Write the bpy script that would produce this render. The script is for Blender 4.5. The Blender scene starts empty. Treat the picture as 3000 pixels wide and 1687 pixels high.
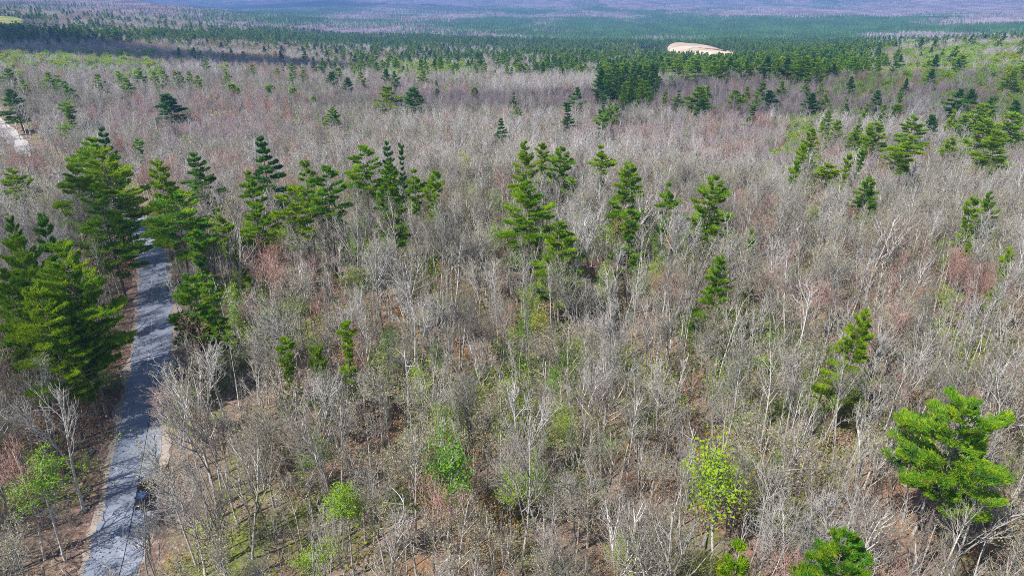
import bpy, math, random
import numpy as np
from math import sin, cos, tan, pi, radians, hypot
random.seed(7); RNG = np.random.default_rng(11)
S = bpy.context.scene
COL = S.collection

# ------------------------------------------------------------------ camera
CAM_H = 56.0; PITCH = radians(25.2); FPX = 2000.0       # photo pixels, 3000 x 1687
cam = bpy.data.objects.new('camera', bpy.data.cameras.new('camera'))
cam.data.lens = 24.0; cam.data.sensor_width = 36.0; cam.data.clip_end = 60000; cam.data.clip_start = 1
cam.location = (0, 0, CAM_H); cam.rotation_euler = (pi/2 - PITCH, 0, 0)
COL.objects.link(cam); S.camera = cam
# ------------------------------------------------------------------ light
SUN_EL = radians(50); SH = (0.80, 0.60)                  # direction the shadows fall, on the ground
sd = (SH[0]*cos(SUN_EL), SH[1]*cos(SUN_EL), -sin(SUN_EL))
w = bpy.data.worlds.new("World"); S.world = w; w.use_nodes = True
nt = w.node_tree; bg = nt.nodes['Background']
sky = nt.nodes.new('ShaderNodeTexSky'); sky.sky_type = 'NISHITA'; sky.sun_disc = False
sky.sun_elevation = SUN_EL; sky.sun_rotation = math.atan2(-SH[0], -SH[1])
sky.air_density = 1.0; sky.dust_density = 0.6
nt.links.new(sky.outputs[0], bg.inputs[0]); bg.inputs[1].default_value = 0.10
L = bpy.data.lights.new('sun', 'SUN'); L.energy = 4.6; L.angle = radians(0.5); L.color = (1.0, 0.955, 0.89)
sun = bpy.data.objects.new('sun', L); COL.objects.link(sun)
from mathutils import Vector, Matrix
sun.rotation_euler = Vector(sd).to_track_quat('-Z', 'Y').to_euler()
S.view_settings.view_transform = 'Standard'; S.view_settings.look = 'None'
S.view_settings.exposure = 0.66; S.view_settings.gamma = 1
S.cycles.max_bounces = 4; S.cycles.diffuse_bounces = 2; S.cycles.glossy_bounces = 1
S.cycles.transmission_bounces = 2; S.cycles.volume_bounces = 0; S.cycles.transparent_max_bounces = 4
S.cycles.use_adaptive_sampling = False; S.cycles.use_denoising = False
S.cycles.filter_width = 0.9; S.cycles.sample_clamp_indirect = 3

# ------------------------------------------------------------------ pixels, rays, terrain
def ray(px, py):
    x = (px-1500)/FPX; y = -(py-843.5)/FPX
    return x, cos(PITCH) + y*sin(PITCH), -sin(PITCH) + y*cos(PITCH)
def project(x, y, z):
    x = np.asarray(x, float); y = np.asarray(y, float); zz = np.asarray(z, float) - CAM_H
    dep = y*cos(PITCH) - zz*sin(PITCH); up = y*sin(PITCH) + zz*cos(PITCH)
    dep = np.maximum(dep, .01)
    return 1500 + FPX*x/dep, 843.5 - FPX*up/dep, dep
ND = [0, 45, 70, 100, 130, 170, 250, 350]; NZ = [-6, -5, -3, 0, 1, -3, -13, -21]
FD = [500, 700, 1000, 1400, 2000, 2700, 4000, 6000, 9000, 14000]
ROWS = {0:    [205, 160,  90,  50,  10, -10, -18, -22, -30, -40],
        350:  [210, 170, 118,  72,  32,   2, -10, -18, -28, -40],
        500:  [212, 172, 128,  86,  42,   4,  28,  16, -10, -40],
        700:  [215, 175, 138, 102,  66,  33,  46,  22,  -8, -35],
        1000: [215, 180, 150, 125,  95,  68,  42,  16, -12, -35],
        1500: [215, 185, 160, 140, 110,  80,  45,  15, -15, -35],
        2000: [215, 190, 165, 145, 115,  85,  50,  18, -12, -35],
        2400: [215, 185, 148, 140, 112,  82,  46,  15, -12, -35],
        3000: [205, 165, 112, 106,  95,  70,  40,  12, -12, -35]}
azs, Z = [], []
for px, rows in sorted(ROWS.items()):
    rx, ry, rz = ray(px, 110); azs.append(math.atan2(rx, ry)); col = list(NZ)
    for d, r in zip(FD, rows):
        rx, ry, rz = ray(px, r); col.append(CAM_H + d*rz/hypot(rx, ry) - 15)
    Z.append(col)
azs = np.array(azs); Z = np.array(Z); LD = np.log(np.array(ND + FD, float) + 25)
def T(x, y):
    x = np.asarray(x, float); y = np.asarray(y, float)
    az = np.clip(np.arctan2(x, y), azs[0], azs[-1]); d = np.hypot(x, y)
    ld = np.clip(np.log(d + 25), LD[0], LD[-1]-1e-9)
    i = np.clip(np.searchsorted(azs, az, side='right')-1, 0, len(azs)-2)
    j = np.clip(np.searchsorted(LD, ld, side='right')-1, 0, len(LD)-2)
    u = (az-azs[i])/(azs[i+1]-azs[i]); v = (ld-LD[j])/(LD[j+1]-LD[j])
    z = (Z[i, j]*(1-u)+Z[i+1, j]*u)*(1-v) + (Z[i, j+1]*(1-u)+Z[i+1, j+1]*u)*v
    a = np.clip((d-150)/600, 0, 1)
    z = z + .35*np.sin(x/17+1)*np.sin(y/23) + a*(2.2*np.sin(x/71+y/97)*np.cos(y/61-x/120)) + np.clip((d-1300)/1500, 0, 1)*7*np.sin(x/230+y/310+1.5*np.sin(x/500))*np.cos(x/380-y/190)+np.clip((d-2600)/3000, 0, 1)*30*np.sin(x/620+y/330+2)*np.cos(y/410-x/900)
    return z
def at(px, py, H=0.0):
    """ground point under the thing whose height H above the ground is met by the ray through a pixel"""
    rx, ry, rz = ray(px, py); h = hypot(rx, ry)
    d = np.concatenate([np.arange(20, 700, .5), np.arange(700, 9000, 5)])
    x = rx/h*d; y = ry/h*d; z = CAM_H + rz/h*d
    k = np.argmax(z - H <= T(x, y))
    if k == 0: k = len(d)-1
    return float(x[k]), float(y[k]), float(T(x[k], y[k])), float(d[k])

# ------------------------------------------------------------------ materials
def mat(name, col, rough=.85, spread=None, noise=None, transl=0.0, island=False, spec=.25):
    """col: one colour, or several that the object's (or leaf clump's) own random number picks from; noise=(scale, other colour, low, high)"""
    m = bpy.data.materials.new(name); m.use_nodes = True; t = m.node_tree; N = t.nodes; K = t.links
    b = N['Principled BSDF']; b.inputs['Roughness'].default_value = rough
    b.inputs['Specular IOR Level'].default_value = spec
    cols = col if isinstance(col, list) else [col]
    if len(cols) > 1:
        if island:
            oi = N.new('ShaderNodeNewGeometry'); src = oi.outputs['Random Per Island']
        else:
            oi = N.new('ShaderNodeObjectInfo'); src = oi.outputs['Random']
        cr = N.new('ShaderNodeValToRGB'); e = cr.color_ramp.elements
        e[0].color = (*cols[0], 1); e[1].color = (*cols[-1], 1)
        for i, c in enumerate(cols[1:-1]):
            q = e.new((i+1)/(len(cols)-1)); q.color = (*c, 1)
        K.new(src, cr.inputs[0]); out = cr.outputs[0]
    else:
        rgb = N.new('ShaderNodeRGB'); rgb.outputs[0].default_value = (*cols[0], 1); out = rgb.outputs[0]
    if island:
        oi2 = N.new('ShaderNodeObjectInfo'); hs = N.new('ShaderNodeHueSaturation'); mr2 = N.new('ShaderNodeMapRange'); mr2.inputs[3].default_value = .65; mr2.inputs[4].default_value = 1.4
        K.new(oi2.outputs['Random'], mr2.inputs[0]); K.new(mr2.outputs[0], hs.inputs['Value']); K.new(out, hs.inputs['Color']); out = hs.outputs[0]
    for n in (noise or []):
        sc, c2, lo, hi = n
        tc = N.new('ShaderNodeTexCoord'); nz = N.new('ShaderNodeTexNoise'); nz.inputs['Scale'].default_value = sc
        nz.inputs['Detail'].default_value = 5
        K.new(tc.outputs['Object'], nz.inputs['Vector'])
        mr = N.new('ShaderNodeMapRange'); mr.inputs[1].default_value = lo; mr.inputs[2].default_value = hi
        K.new(nz.outputs[0], mr.inputs[0])
        mx = N.new('ShaderNodeMix'); mx.data_type = 'RGBA'
        K.new(mr.outputs[0], mx.inputs[0]); K.new(out, mx.inputs[6]); mx.inputs[7].default_value = (*c2, 1)
        out = mx.outputs[2]
    K.new(out, b.inputs['Base Color'])
    if transl:
        tr = N.new('ShaderNodeBsdfTranslucent'); K.new(out, tr.inputs[0])
        ms = N.new('ShaderNodeMixShader'); ms.inputs[0].default_value = transl
        K.new(b.outputs[0], ms.inputs[1]); K.new(tr.outputs[0], ms.inputs[2])
        K.new(ms.outputs[0], N['Material Output'].inputs[0])
    return m
M = {}
M['bark'] = mat('bark', [(.20, .185, .165), (.38, .36, .335), (.60, .58, .55), (.30, .28, .25)], noise=[(2.2, (.13, .12, .11), .52, .7)])
M['twig'] = mat('twig', [(.16, .15, .125), (.29, .27, .235), (.39, .37, .345), (.25, .21, .17), (.22, .22, .16)])
M['twig_mauve'] = mat('twig_mauve', [(.30, .24, .25), (.40, .33, .35), (.36, .28, .27)])
M['twig_pale'] = mat('twig_pale', [(.42, .385, .37), (.52, .475, .47), (.39, .37, .32)])
M['twig_red'] = mat('twig_red', [(.36, .22, .19), (.40, .27, .24), (.34, .19, .15)])
M['white_bark'] = mat('white_bark', [(.48, .465, .44), (.58, .56, .53)], noise=[(3.5, (.10, .09, .08), .63, .68)])
M['dead_wood'] = mat('dead_wood', [(.38, .365, .34), (.47, .45, .42)], noise=[(3, (.30, .27, .25), .5, .75)])
M['pine_bark'] = mat('pine_bark', [(.16, .13, .125), (.24, .20, .195)], noise=[(2, (.09, .07, .065), .5, .7)])
M['bud'] = mat('bud', [(.42, .38, .20), (.36, .35, .17), (.46, .38, .22)], transl=.3)
M['bud_red'] = mat('bud_red', [(.42, .16, .10), (.46, .22, .12), (.40, .12, .10)], transl=.3)
M['leaf'] = mat('leaf', [(.20, .42, .012), (.32, .48, .015), (.15, .34, .02)], transl=.4)
M['leaf_yellow'] = mat('leaf_yellow', [(.34, .46, .02), (.28, .46, .02), (.40, .42, .03)], transl=.4)
M['leaf_rust'] = mat('leaf_rust', [(.42, .17, .05), (.46, .26, .06), (.36, .15, .08)], transl=.3)
M['leaf_dead'] = mat('leaf_dead', [(.34, .22, .14), (.44, .32, .22), (.26, .17, .12)], transl=.2)
M['needle'] = mat('needle', [(.08, .24, .012), (.16, .33, .010), (.25, .38, .008), (.12, .29, .014)], noise=[(.7, (.32, .43, .006), .46, .66)], transl=.38, rough=.6)
M['needle_dark'] = mat('needle_dark', [(.04, .145, .03), (.06, .185, .03), (.09, .22, .02)], noise=[(.7, (.18, .30, .012), .50, .70)], transl=.3, rough=.6)
M['needle_rich'] = mat('needle_rich', [(.09, .24, .012), (.15, .31, .010), (.12, .27, .014)], noise=[(.8, (.30, .42, .008), .47, .66), (.45, (.03, .10, .015), .55, .7)], transl=.25, rough=.6)
M['needle_far'] = mat('needle_far', [(.03, .10, .03), (.05, .16, .03), (.10, .21, .03), (.04, .13, .035)], island=True)
M['twig_far'] = mat('twig_far', [(.30, .24, .30), (.42, .34, .40), (.52, .43, .48), (.36, .31, .28)], island=True)
def ground_mat():
    m = bpy.data.materials.new('leaf_litter'); m.use_nodes = True; t = m.node_tree; N = t.nodes; K = t.links
    b = N['Principled BSDF']; b.inputs['Roughness'].default_value = .95; b.inputs['Specular IOR Level'].default_value = .1
    tc = N.new('ShaderNodeTexCoord')
    def noise(sc, det=6, rough=.6):
        n = N.new('ShaderNodeTexNoise'); n.inputs['Scale'].default_value = sc; n.inputs['Detail'].default_value = det
        n.inputs['Roughness'].default_value = rough; K.new(tc.outputs['Object'], n.inputs['Vector']); return n.outputs[0]
    def ramp(src, stops):
        r = N.new('ShaderNodeValToRGB'); e = r.color_ramp.elements
        e[0].position, e[0].color = stops[0][0], (*stops[0][1], 1); e[1].position, e[1].color = stops[-1][0], (*stops[-1][1], 1)
        for p, c in stops[1:-1]:
            q = e.new(p); q.color = (*c, 1)
        K.new(src, r.inputs[0]); return r.outputs[0]
    def mix(f, a, c):
        mx = N.new('ShaderNodeMix'); mx.data_type = 'RGBA'; K.new(f, mx.inputs[0]); K.new(a, mx.inputs[6]); K.new(c, mx.inputs[7]); return mx.outputs[2]
    def step(src, lo, hi):
        r = N.new('ShaderNodeMapRange'); r.inputs[1].default_value = lo; r.inputs[2].default_value = hi; K.new(src, r.inputs[0]); return r.outputs[0]
    litter = ramp(noise(2.6, 8, .8), [(.34, (.05, .038, .03)), (.45, (.16, .115, .09)), (.56, (.30, .225, .175)), (.68, (.52, .43, .36))])
    rust = ramp(noise(3.1, 8, .8), [(.3, (.09, .05, .03)), (.5, (.27, .15, .08)), (.7, (.42, .28, .17))])
    moss = ramp(noise(1.7, 8, .75), [(.35, (.05, .06, .02)), (.5, (.14, .17, .035)), (.66, (.27, .27, .08))])
    c = mix(step(noise(.07), .55, .7), litter, rust)
    c = mix(step(noise(.06, 8, .7), .49, .60), c, moss)
    K.new(c, b.inputs['Base Color'])
    bp = N.new('ShaderNodeBump'); bp.inputs['Strength'].default_value = .8; bp.inputs['Distance'].default_value = .25
    K.new(noise(2.1, 8, .8), bp.inputs['Height']); K.new(bp.outputs[0], b.inputs['Normal'])
    return m
M['ground'] = ground_mat()
M['asphalt'] = mat('asphalt', (.20, .225, .295), rough=.75, noise=[(.35, (.28, .31, .39), .4, .65), (.16, (.15, .17, .23), .52, .66), (1.1, (.13, .145, .19), .62, .66), (9, (.18, .19, .22), .6, .75), (1.6, (.24, .17, .13), .67, .71), (.8, (.40, .41, .45), .64, .70)])
M['sand'] = mat('sand', (.36, .31, .275), noise=[(1.2, (.30, .23, .18), .45, .7)])
M['pale_gravel'] = mat('pale_gravel', (.50, .47, .46), noise=[(.5, (.38, .35, .34), .4, .7)])
M['verge'] = mat('verge', (.19, .135, .11), noise=[(3, (.12, .07, .06), .45, .7), (1.2, (.42, .27, .22), .52, .7)])
M['pit_sand'] = mat('pit_sand', (.50, .40, .29), noise=[(.04, (.36, .27, .19), .42, .62), (.012, (.58, .48, .36), .5, .6)])
M['meadow'] = mat('meadow', (.14, .21, .04), noise=[(.05, (.36, .30, .10), .45, .6)])
M['old_paint'] = mat('old_paint', (.42, .44, .48), noise=[(3, (.32, .34, .39), .45, .6)])
M['tar'] = mat('tar', (.03, .03, .035), rough=.5)
M['stone'] = mat('stone', [(.24, .24, .23), (.17, .17, .16)], noise=[(2.5, (.09, .10, .07), .42, .6)])
M['pole_wood'] = mat('pole_wood', (.55, .49, .41), noise=[(3, (.42, .36, .30), .4, .7)])
M['car_paint'] = mat('car_paint', (.012, .014, .02), rough=.25, spec=.6)
M['car_glass'] = mat('car_glass', (.03, .06, .16), rough=.05, spec=1.0)
M['rubber'] = mat('rubber', (.015, .015, .015), rough=.8)
M['chrome'] = mat('chrome', (.55, .56, .58), rough=.25, spec=.8)
M['lamp'] = mat('lamp_lens', (.75, .76, .78), rough=.1, spec=.8)
M['plate'] = mat('plate', (.7, .7, .66), rough=.4)

# ------------------------------------------------------------------ mesh helpers
class MB:
    def __init__(s): s.v = []; s.f = []; s.m = []; s.tv = []; s.tm = []
    def tube(s, pts, rad, sides=3, mi=0, cap=False):
        n0 = len(s.v); n = len(pts); v = s.v
        for i, p in enumerate(pts):
            a = pts[max(i-1, 0)]; b = pts[min(i+1, n-1)]
            dx, dy, dz = b[0]-a[0], b[1]-a[1], b[2]-a[2]
            l = math.sqrt(dx*dx+dy*dy+dz*dz) or 1; dx /= l; dy /= l; dz /= l
            if abs(dz) < .9: ux, uy, uz = -dy, dx, 0
            else: ux, uy, uz = 1-dx*dx, -dx*dy, -dx*dz
            l = math.sqrt(ux*ux+uy*uy+uz*uz) or 1; ux /= l; uy /= l; uz /= l
            wx, wy, wz = dy*uz-dz*uy, dz*ux-dx*uz, dx*uy-dy*ux
            if i == n-1 and not cap:
                v.append(tuple(p)); break
            r = rad[i]
            for k in range(sides):
                t = 2*pi*k/sides; c = r*cos(t); q = r*sin(t)
                v.append((p[0]+c*ux+q*wx, p[1]+c*uy+q*wy, p[2]+c*uz+q*wz))
        for i in range(n-1):
            a = n0+i*sides; b = a+sides
            for k in range(sides):
                k2 = (k+1) % sides
                if i == n-2 and not cap: s.f.append((a+k, a+k2, b))
                else: s.f.append((a+k, a+k2, b+k2, b+k))
                s.m.append(mi)
        if cap:
            s.f.append(tuple(n0+(n-1)*sides+k for k in range(sides))); s.m.append(mi)
    def tris(s, arr, mi=0):
        s.tv.append(np.asarray(arr, float).reshape(-1, 3)); s.tm.append((len(arr), mi))
    def poly(s, verts, faces, mi=0):
        n0 = len(s.v); s.v += [tuple(p) for p in verts]
        for f in faces: s.f.append(tuple(n0+i for i in f)); s.m.append(mi)
    def mesh(s, name, mats, smooth=False):
        V = [np.array(s.v, float).reshape(-1, 3)] + s.tv; V = np.concatenate(V)
        lens = [len(f) for f in s.f]; loops = [i for f in s.f for i in f]
        nt_ = sum(n for n, _ in s.tm)
        loops = np.concatenate([np.array(loops, np.int32), len(s.v)+np.arange(nt_*3, dtype=np.int32)])
        tot = np.concatenate([np.array(lens, np.int32), np.full(nt_, 3, np.int32)])
        mi = np.concatenate([np.array(s.m, np.int32)] + [np.full(n, k, np.int32) for n, k in s.tm])
        me = bpy.data.meshes.new(name)
        me.vertices.add(len(V)); me.vertices.foreach_set('co', V.ravel())
        me.loops.add(len(loops)); me.loops.foreach_set('vertex_index', loops)
        me.polygons.add(len(tot)); st = np.concatenate([[0], np.cumsum(tot)[:-1]]).astype(np.int32)
        me.polygons.foreach_set('loop_start', st); me.polygons.foreach_set('loop_total', tot)
        me.polygons.foreach_set('material_index', mi)
        if smooth: me.polygons.foreach_set('use_smooth', np.ones(len(tot), bool))
        for m in mats: me.materials.append(M[m])
        me.update(calc_edges=True); me.validate()
        return me
def obj(name, me, parent=None, loc=(0, 0, 0)):
    o = bpy.data.objects.new(name, me); COL.objects.link(o); o.location = loc
    if parent: o.parent = parent
    return o
def tag(o, label=None, cat=None, group=None, kind=None):
    if label: o['label'] = label
    if cat: o['category'] = cat
    if group: o['group'] = group
    if kind: o['kind'] = kind
    return o

R = random.Random(5)
def perp(d, ang, az):
    """direction at angle ang from unit vector d, turned az about it"""
    dx, dy, dz = d
    if abs(dz) < .9: u = (-dy, dx, 0)
    else: u = (1-dx*dx, -dx*dy, -dx*dz)
    l = math.sqrt(u[0]**2+u[1]**2+u[2]**2); u = (u[0]/l, u[1]/l, u[2]/l)
    v = (dy*u[2]-dz*u[1], dz*u[0]-dx*u[2], dx*u[1]-dy*u[0])
    a, b, c = cos(ang), sin(ang)*cos(az), sin(ang)*sin(az)
    return (a*dx+b*u[0]+c*v[0], a*dy+b*u[1]+c*v[1], a*dz+b*u[2]+c*v[2])
def path(p, d, ln, n, wob, up):
    pts = [p]; st = ln/n
    for i in range(n):
        dx = d[0]+R.gauss(0, wob); dy = d[1]+R.gauss(0, wob); dz = d[2]+R.gauss(0, wob)+up
        l = math.sqrt(dx*dx+dy*dy+dz*dz); d = (dx/l, dy/l, dz/l)
        p = (p[0]+d[0]*st, p[1]+d[1]*st, p[2]+d[2]*st); pts.append(p)
    return pts, d
def lerp_pts(pts, t):
    q = t*(len(pts)-1); i = min(int(q), len(pts)-2); f = q-i
    a, b = pts[i], pts[i+1]
    l = math.dist(a, b) or 1
    return tuple(a[k]+(b[k]-a[k])*f for k in range(3)), tuple((b[k]-a[k])/l for k in range(3))
def specks(centers, n, spread, size, up=.3):
    """n small triangles scattered round each centre"""
    c = np.repeat(np.array(centers, float).reshape(-1, 3), n, 0)
    c = c + RNG.normal(0, spread, c.shape)
    a = RNG.normal(0, 1, c.shape); a /= np.linalg.norm(a, axis=1)[:, None]
    b = RNG.normal(0, 1, c.shape); b[:, 2] *= up; b -= a*(a*b).sum(1)[:, None]; b /= np.linalg.norm(b, axis=1)[:, None]+1e-6
    s = size*RNG.uniform(.6, 1.3, (len(c), 1))
    return np.stack([c-a*s*.5, c+a*s*.5, c+b*s], 1)

def bare_tree(H=17, base=.16, start=.42, limbs=15, spread=.62, fork=False, lod=0, crown_mats=('twig', 'bark'), buds=None, trunk_mat='bark', lean=.03, thick=1.0, shape=1.0, tf=1.0):
    """trunk mesh and crown mesh of a leafless or leafing hardwood"""
    tr, cr = MB(), MB(); sides = 6 if lod == 0 else 4; start = min(start+.06, .6)
    ld = (R.gauss(0, lean), R.gauss(0, lean), 1)
    trunk, _ = path((0, 0, -.4), ld, H*.93, 9, .035, .03)
    rad = [base*(1.25 if i == 0 else (1-i/10)**.8) for i in range(10)]
    tr.tube(trunk, rad, sides)
    tips = []
    leaders = [(trunk, 1.0, start)]
    if fork:
        for k in range(R.choice((1, 2))):
            t = R.uniform(.32, .5); p, d = lerp_pts(trunk, t)
            pts, _ = path(p, perp(d, radians(R.uniform(16, 28)), R.uniform(0, 6.28)), H*(.86-t), 6, .05, .06)
            cr.tube(pts, [base*.62*(1-i/6.6) for i in range(7)], sides-1)
            leaders.append((pts, .8, .25))
    for pts0, sc, st in leaders:
        n = int(limbs*sc/(1 if not fork else 1.5))
        for i in range(n):
            t = st+(1-st)*((i+R.random())/n)**.9; t = min(t, .985)
            p, d = lerp_pts(pts0, t)
            ang = radians(R.uniform(22, 46)*(1.15-.4*t)); q = (t-st)/(1-st)
            ln = H*.27*spread/.62*(1.12-q)**.7*R.uniform(.6, 1.15)*shape+.5
            pts, _ = path(p, perp(d, ang, R.uniform(0, 6.28)), ln, 5, .09, .13)
            r0 = base*.56*(1-.5*t)*R.uniform(.7, 1.1)*thick
            cr.tube(pts, [r0*(1-j/5.6)+.006 for j in range(6)], 4 if lod == 0 else 3, 1 if len(crown_mats) > 1 else 0)
            nb = max(2, int((ln*1.7+1)*(1 if lod == 0 else .75)*min(tf*1.2, 1)))
            for b in range(nb):
                u = .22+.76*(b+R.random())/nb; p2, d2 = lerp_pts(pts, u)
                l2 = ln*.42*(1.2-u)*R.uniform(.7, 1.3)+.35
                pts2, _ = path(p2, perp(d2, radians(R.uniform(28, 58)), R.uniform(0, 6.28)), l2, 3, .14, .12)
                cr.tube(pts2, [max(r0*.48*(1-u*.5), .018)*(1-j/3.6)+.006 for j in range(4)], 3)
                nt2 = max(1, int((l2*2.4+.6)*(1 if lod == 0 else .75)*tf))
                for c in range(nt2):
                    w_ = .15+.85*(c+R.random())/nt2; p3, d3 = lerp_pts(pts2, min(w_, .99))
                    l3 = R.uniform(.45, 1.0)*(.6+.3*l2)
                    pts3, d4 = path(p3, perp(d3, radians(R.uniform(20, 55)), R.uniform(0, 6.28)), l3, 2, .16, .12)
                    tw = (.015 if lod == 0 else .022)*thick
                    cr.tube(pts3, [tw, tw*.7, 0], 3)
                    tips.append(pts3[-1]); tips.append(pts3[1])
                    if lod == 0 and R.random() < .5*tf:
                        p4, d5 = lerp_pts(pts3, .5)
                        pp, _ = path(p4, perp(d5, .6, R.uniform(0, 6.28)), l3*.6, 1, .1, .1)
                        cr.tube(pp, [tw*.8, 0], 3); tips.append(pp[-1])
    mats = list(crown_mats)
    if buds:
        mats.append(buds[0]); tt = tips if len(buds) < 5 else R.sample(tips, int(len(tips)*buds[4]))
        cr.tris(specks(tt, buds[1], buds[2], buds[3]), len(mats)-1)
    return tr.mesh('trunk', [trunk_mat]), cr.mesh('crown', mats)

def needles(cent, dirs, k, ln, wd):
    c = np.repeat(cent, k, 0); d = np.repeat(dirs, k, 0)
    d = d + RNG.normal(0, .42, d.shape); d /= np.linalg.norm(d, axis=1)[:, None]
    c = c + RNG.normal(0, ln*.22, c.shape)
    s = np.cross(d, RNG.normal(0, 1, d.shape)); s /= np.linalg.norm(s, axis=1)[:, None]+1e-6
    q = RNG.uniform(.7, 1.25, (len(c), 1))
    return np.stack([c-s*wd*q, c+s*wd*q, c+d*ln*q], 1)
def pine(H=21, rad=4.2, start=.35, lod=0, prof='round', gap=.0, nm='needle', top=.9, dead=12, tuft=1.0, droop=0.0):
    """trunk mesh and crown mesh of a white pine: whorls of level, plume-like boughs"""
    tr, cr = MB(), MB()
    trunk, _ = path((0, 0, -.4), (R.gauss(0, .02), R.gauss(0, .02), 1), H+.3, 8, .018, .02)
    b0 = H*.0125
    tr.tube(trunk, [b0*1.25]+[b0*(1-i/8.5) for i in range(1, 9)], 7 if lod == 0 else 4)
    C, D = [], []
    z = start; step = (.95 if lod == 0 else 1.2)/H
    side = R.uniform(0, 6.28)
    while z < .985:
        q = (z-start)/(1-start)
        if prof == 'round': L_ = (min(1, .5+q*2.2))*(1-q**2.4)**.9
        elif prof == 'cone': L_ = (1-q)**.8*min(1, .6+q*4)
        else: L_ = (.55+.45*sin(q*9+side))*(1-q)**.42*min(1, .5+q*3)
        n = R.choice((4, 5, 5)) if lod == 0 else 4
        a0 = R.uniform(0, 6.28)
        for k in range(n):
            if R.random() < gap+.05: continue
            ln = rad*L_*R.choice((.5, .75, .95, 1.1, 1.2))*R.uniform(.9, 1.1)+.35
            a = a0+2*pi*k/n+R.gauss(0, .25)
            p, _ = lerp_pts(trunk, min(z+R.uniform(-.01, .01), .99))
            el = radians(-4+48*q**3+R.gauss(0, 6)-droop*(1-q)*14)
            d = (cos(a)*cos(el), sin(a)*cos(el), sin(el))
            pts, dd = path(p, d, ln, 4, .05, .045)
            cr.tube(pts, [b0*.30*(1-q*.5)*(1-j/4.6)+.01 for j in range(5)], 3, 1)
            nt_ = int(ln*(27 if lod == 0 else 12)*tuft)+4
            u = np.sqrt(RNG.uniform(.05, 1, nt_))*.97+.03
            P = np.array(pts); x = u*4; i = np.minimum(x.astype(int), 3); f = (x-i)[:, None]
            base = P[i]*(1-f)+P[i+1]*f
            lat = np.array([-sin(a), cos(a), 0])
            wdt = ln*.34*np.sqrt(np.clip(1.12-u, 0, 1))*(.3+u)+.10
            lo = RNG.uniform(-1, 1, nt_)*wdt
            base = base+lat*lo[:, None]+np.array([0, 0, 1])*(RNG.uniform(-.06, .17, nt_)+.10*np.abs(lo))[:, None]
            dr = np.array(dd)*.8+lat*(np.sign(lo)*.55)[:, None]+np.array([0, 0, .55])
            C.append(base); D.append(dr)
        z += step*R.uniform(.7, 1.3)
    p, _ = lerp_pts(trunk, .985); C.append(np.array([p]*4)+RNG.normal(0, .1, (4, 3))); D.append(np.tile([0, 0, 1.], (4, 1)))
    C = np.concatenate(C); D = np.concatenate(D)
    if lod == 0: cr.tris(needles(C, D, 9, .36, .05), 0)
    else: cr.tris(needles(C, D, 6, .66, .13), 0)
    for k in range(dead):
        t = R.uniform(max(.12, start*.4), start+.08); p, d = lerp_pts(trunk, t)
        pts, _ = path(p, perp(d, radians(R.uniform(70, 95)), R.uniform(0, 6.28)), R.uniform(.6, rad*.55), 3, .1, -.01)
        cr.tube(pts, [.04, .03, .02, 0], 3, 1)
    return tr.mesh('trunk', ['pine_bark']), cr.mesh('crown', [nm, 'pine_bark'])

# ------------------------------------------------------------------ terrain
def smooth_path(ps, n=400):
    P = np.array(ps, float); t = np.concatenate([[0], np.cumsum(np.hypot(*np.diff(P, axis=0).T))]); t /= t[-1]
    u = np.linspace(0, 1, n); out = []
    X = np.interp(u, t, P[:, 0]); Y = np.interp(u, t, P[:, 1])
    k = np.hanning(31); k /= k.sum()
    for A in (X, Y):
        Ap = np.concatenate([2*A[0]-A[15:0:-1], A, 2*A[-1]-A[-2:-17:-1]]); out.append(np.convolve(Ap, k, 'valid'))
    return np.stack(out, 1)
main_px = [(332, 1687), (370, 1514), (412, 1281), (434, 1164), (448, 1048), (459, 932), (454, 815), (445, 745), (420, 690), (398, 650), (375, 615), (335, 580), (255, 545), (150, 515), (40, 500), (-120, 480)]
rp = [at(*p)[:2] for p in main_px]
rp = [(rp[0][0]-.5*(rp[1][0]-rp[0][0])*k*2, rp[0][1]-(rp[1][1]-rp[0][1])*k*1.5) for k in (3, 2, 1)] + rp
ROAD = smooth_path(rp)
side_px = [(130, 498), (96, 465), (60, 425), (20, 385), (-40, 335), (-110, 290)]
LANE = smooth_path([at(*p)[:2] for p in side_px], 160)
def pdist(x, y, P):
    x = np.atleast_1d(x); y = np.atleast_1d(y); out = np.full(len(x), 1e9)
    for i in range(0, len(x), 4000):
        q = np.hypot(x[i:i+4000, None]-P[None, ::2, 0], y[i:i+4000, None]-P[None, ::2, 1]); out[i:i+4000] = q.min(1)
    return out
az = np.concatenate([np.linspace(-pi, -radians(50), 25)[:-1], np.linspace(-radians(50), radians(50), 281), np.linspace(radians(50), pi, 25)[1:-1]])
ds = np.concatenate([[.5], np.arange(10, 200, 2.5), np.geomspace(200, 15500, 190)])
A, Dd = np.meshgrid(az, ds, indexing='ij'); X = Dd*np.sin(A); Y = Dd*np.cos(A); ZZ = T(X, Y)
na, ndd = X.shape
V = np.stack([X.ravel(), Y.ravel(), ZZ.ravel()], 1)
ii, jj = np.meshgrid(np.arange(na), np.arange(ndd-1), indexing='ij'); i2 = (ii+1) % na
F = np.stack([ii*ndd+jj, i2*ndd+jj, i2*ndd+jj+1, ii*ndd+jj+1], -1).reshape(-1, 4)
me = bpy.data.meshes.new('ground'); me.vertices.add(len(V)); me.vertices.foreach_set('co', V.ravel())
me.loops.add(F.size); me.loops.foreach_set('vertex_index', F[:, ::-1].ravel().astype(np.int32))
me.polygons.add(len(F)); me.polygons.foreach_set('loop_start', np.arange(len(F), dtype=np.int32)*4); me.polygons.foreach_set('loop_total', np.full(len(F), 4, np.int32))
me.polygons.foreach_set('use_smooth', np.ones(len(F), bool)); me.materials.append(M['ground']); me.update(calc_edges=True)
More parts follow.
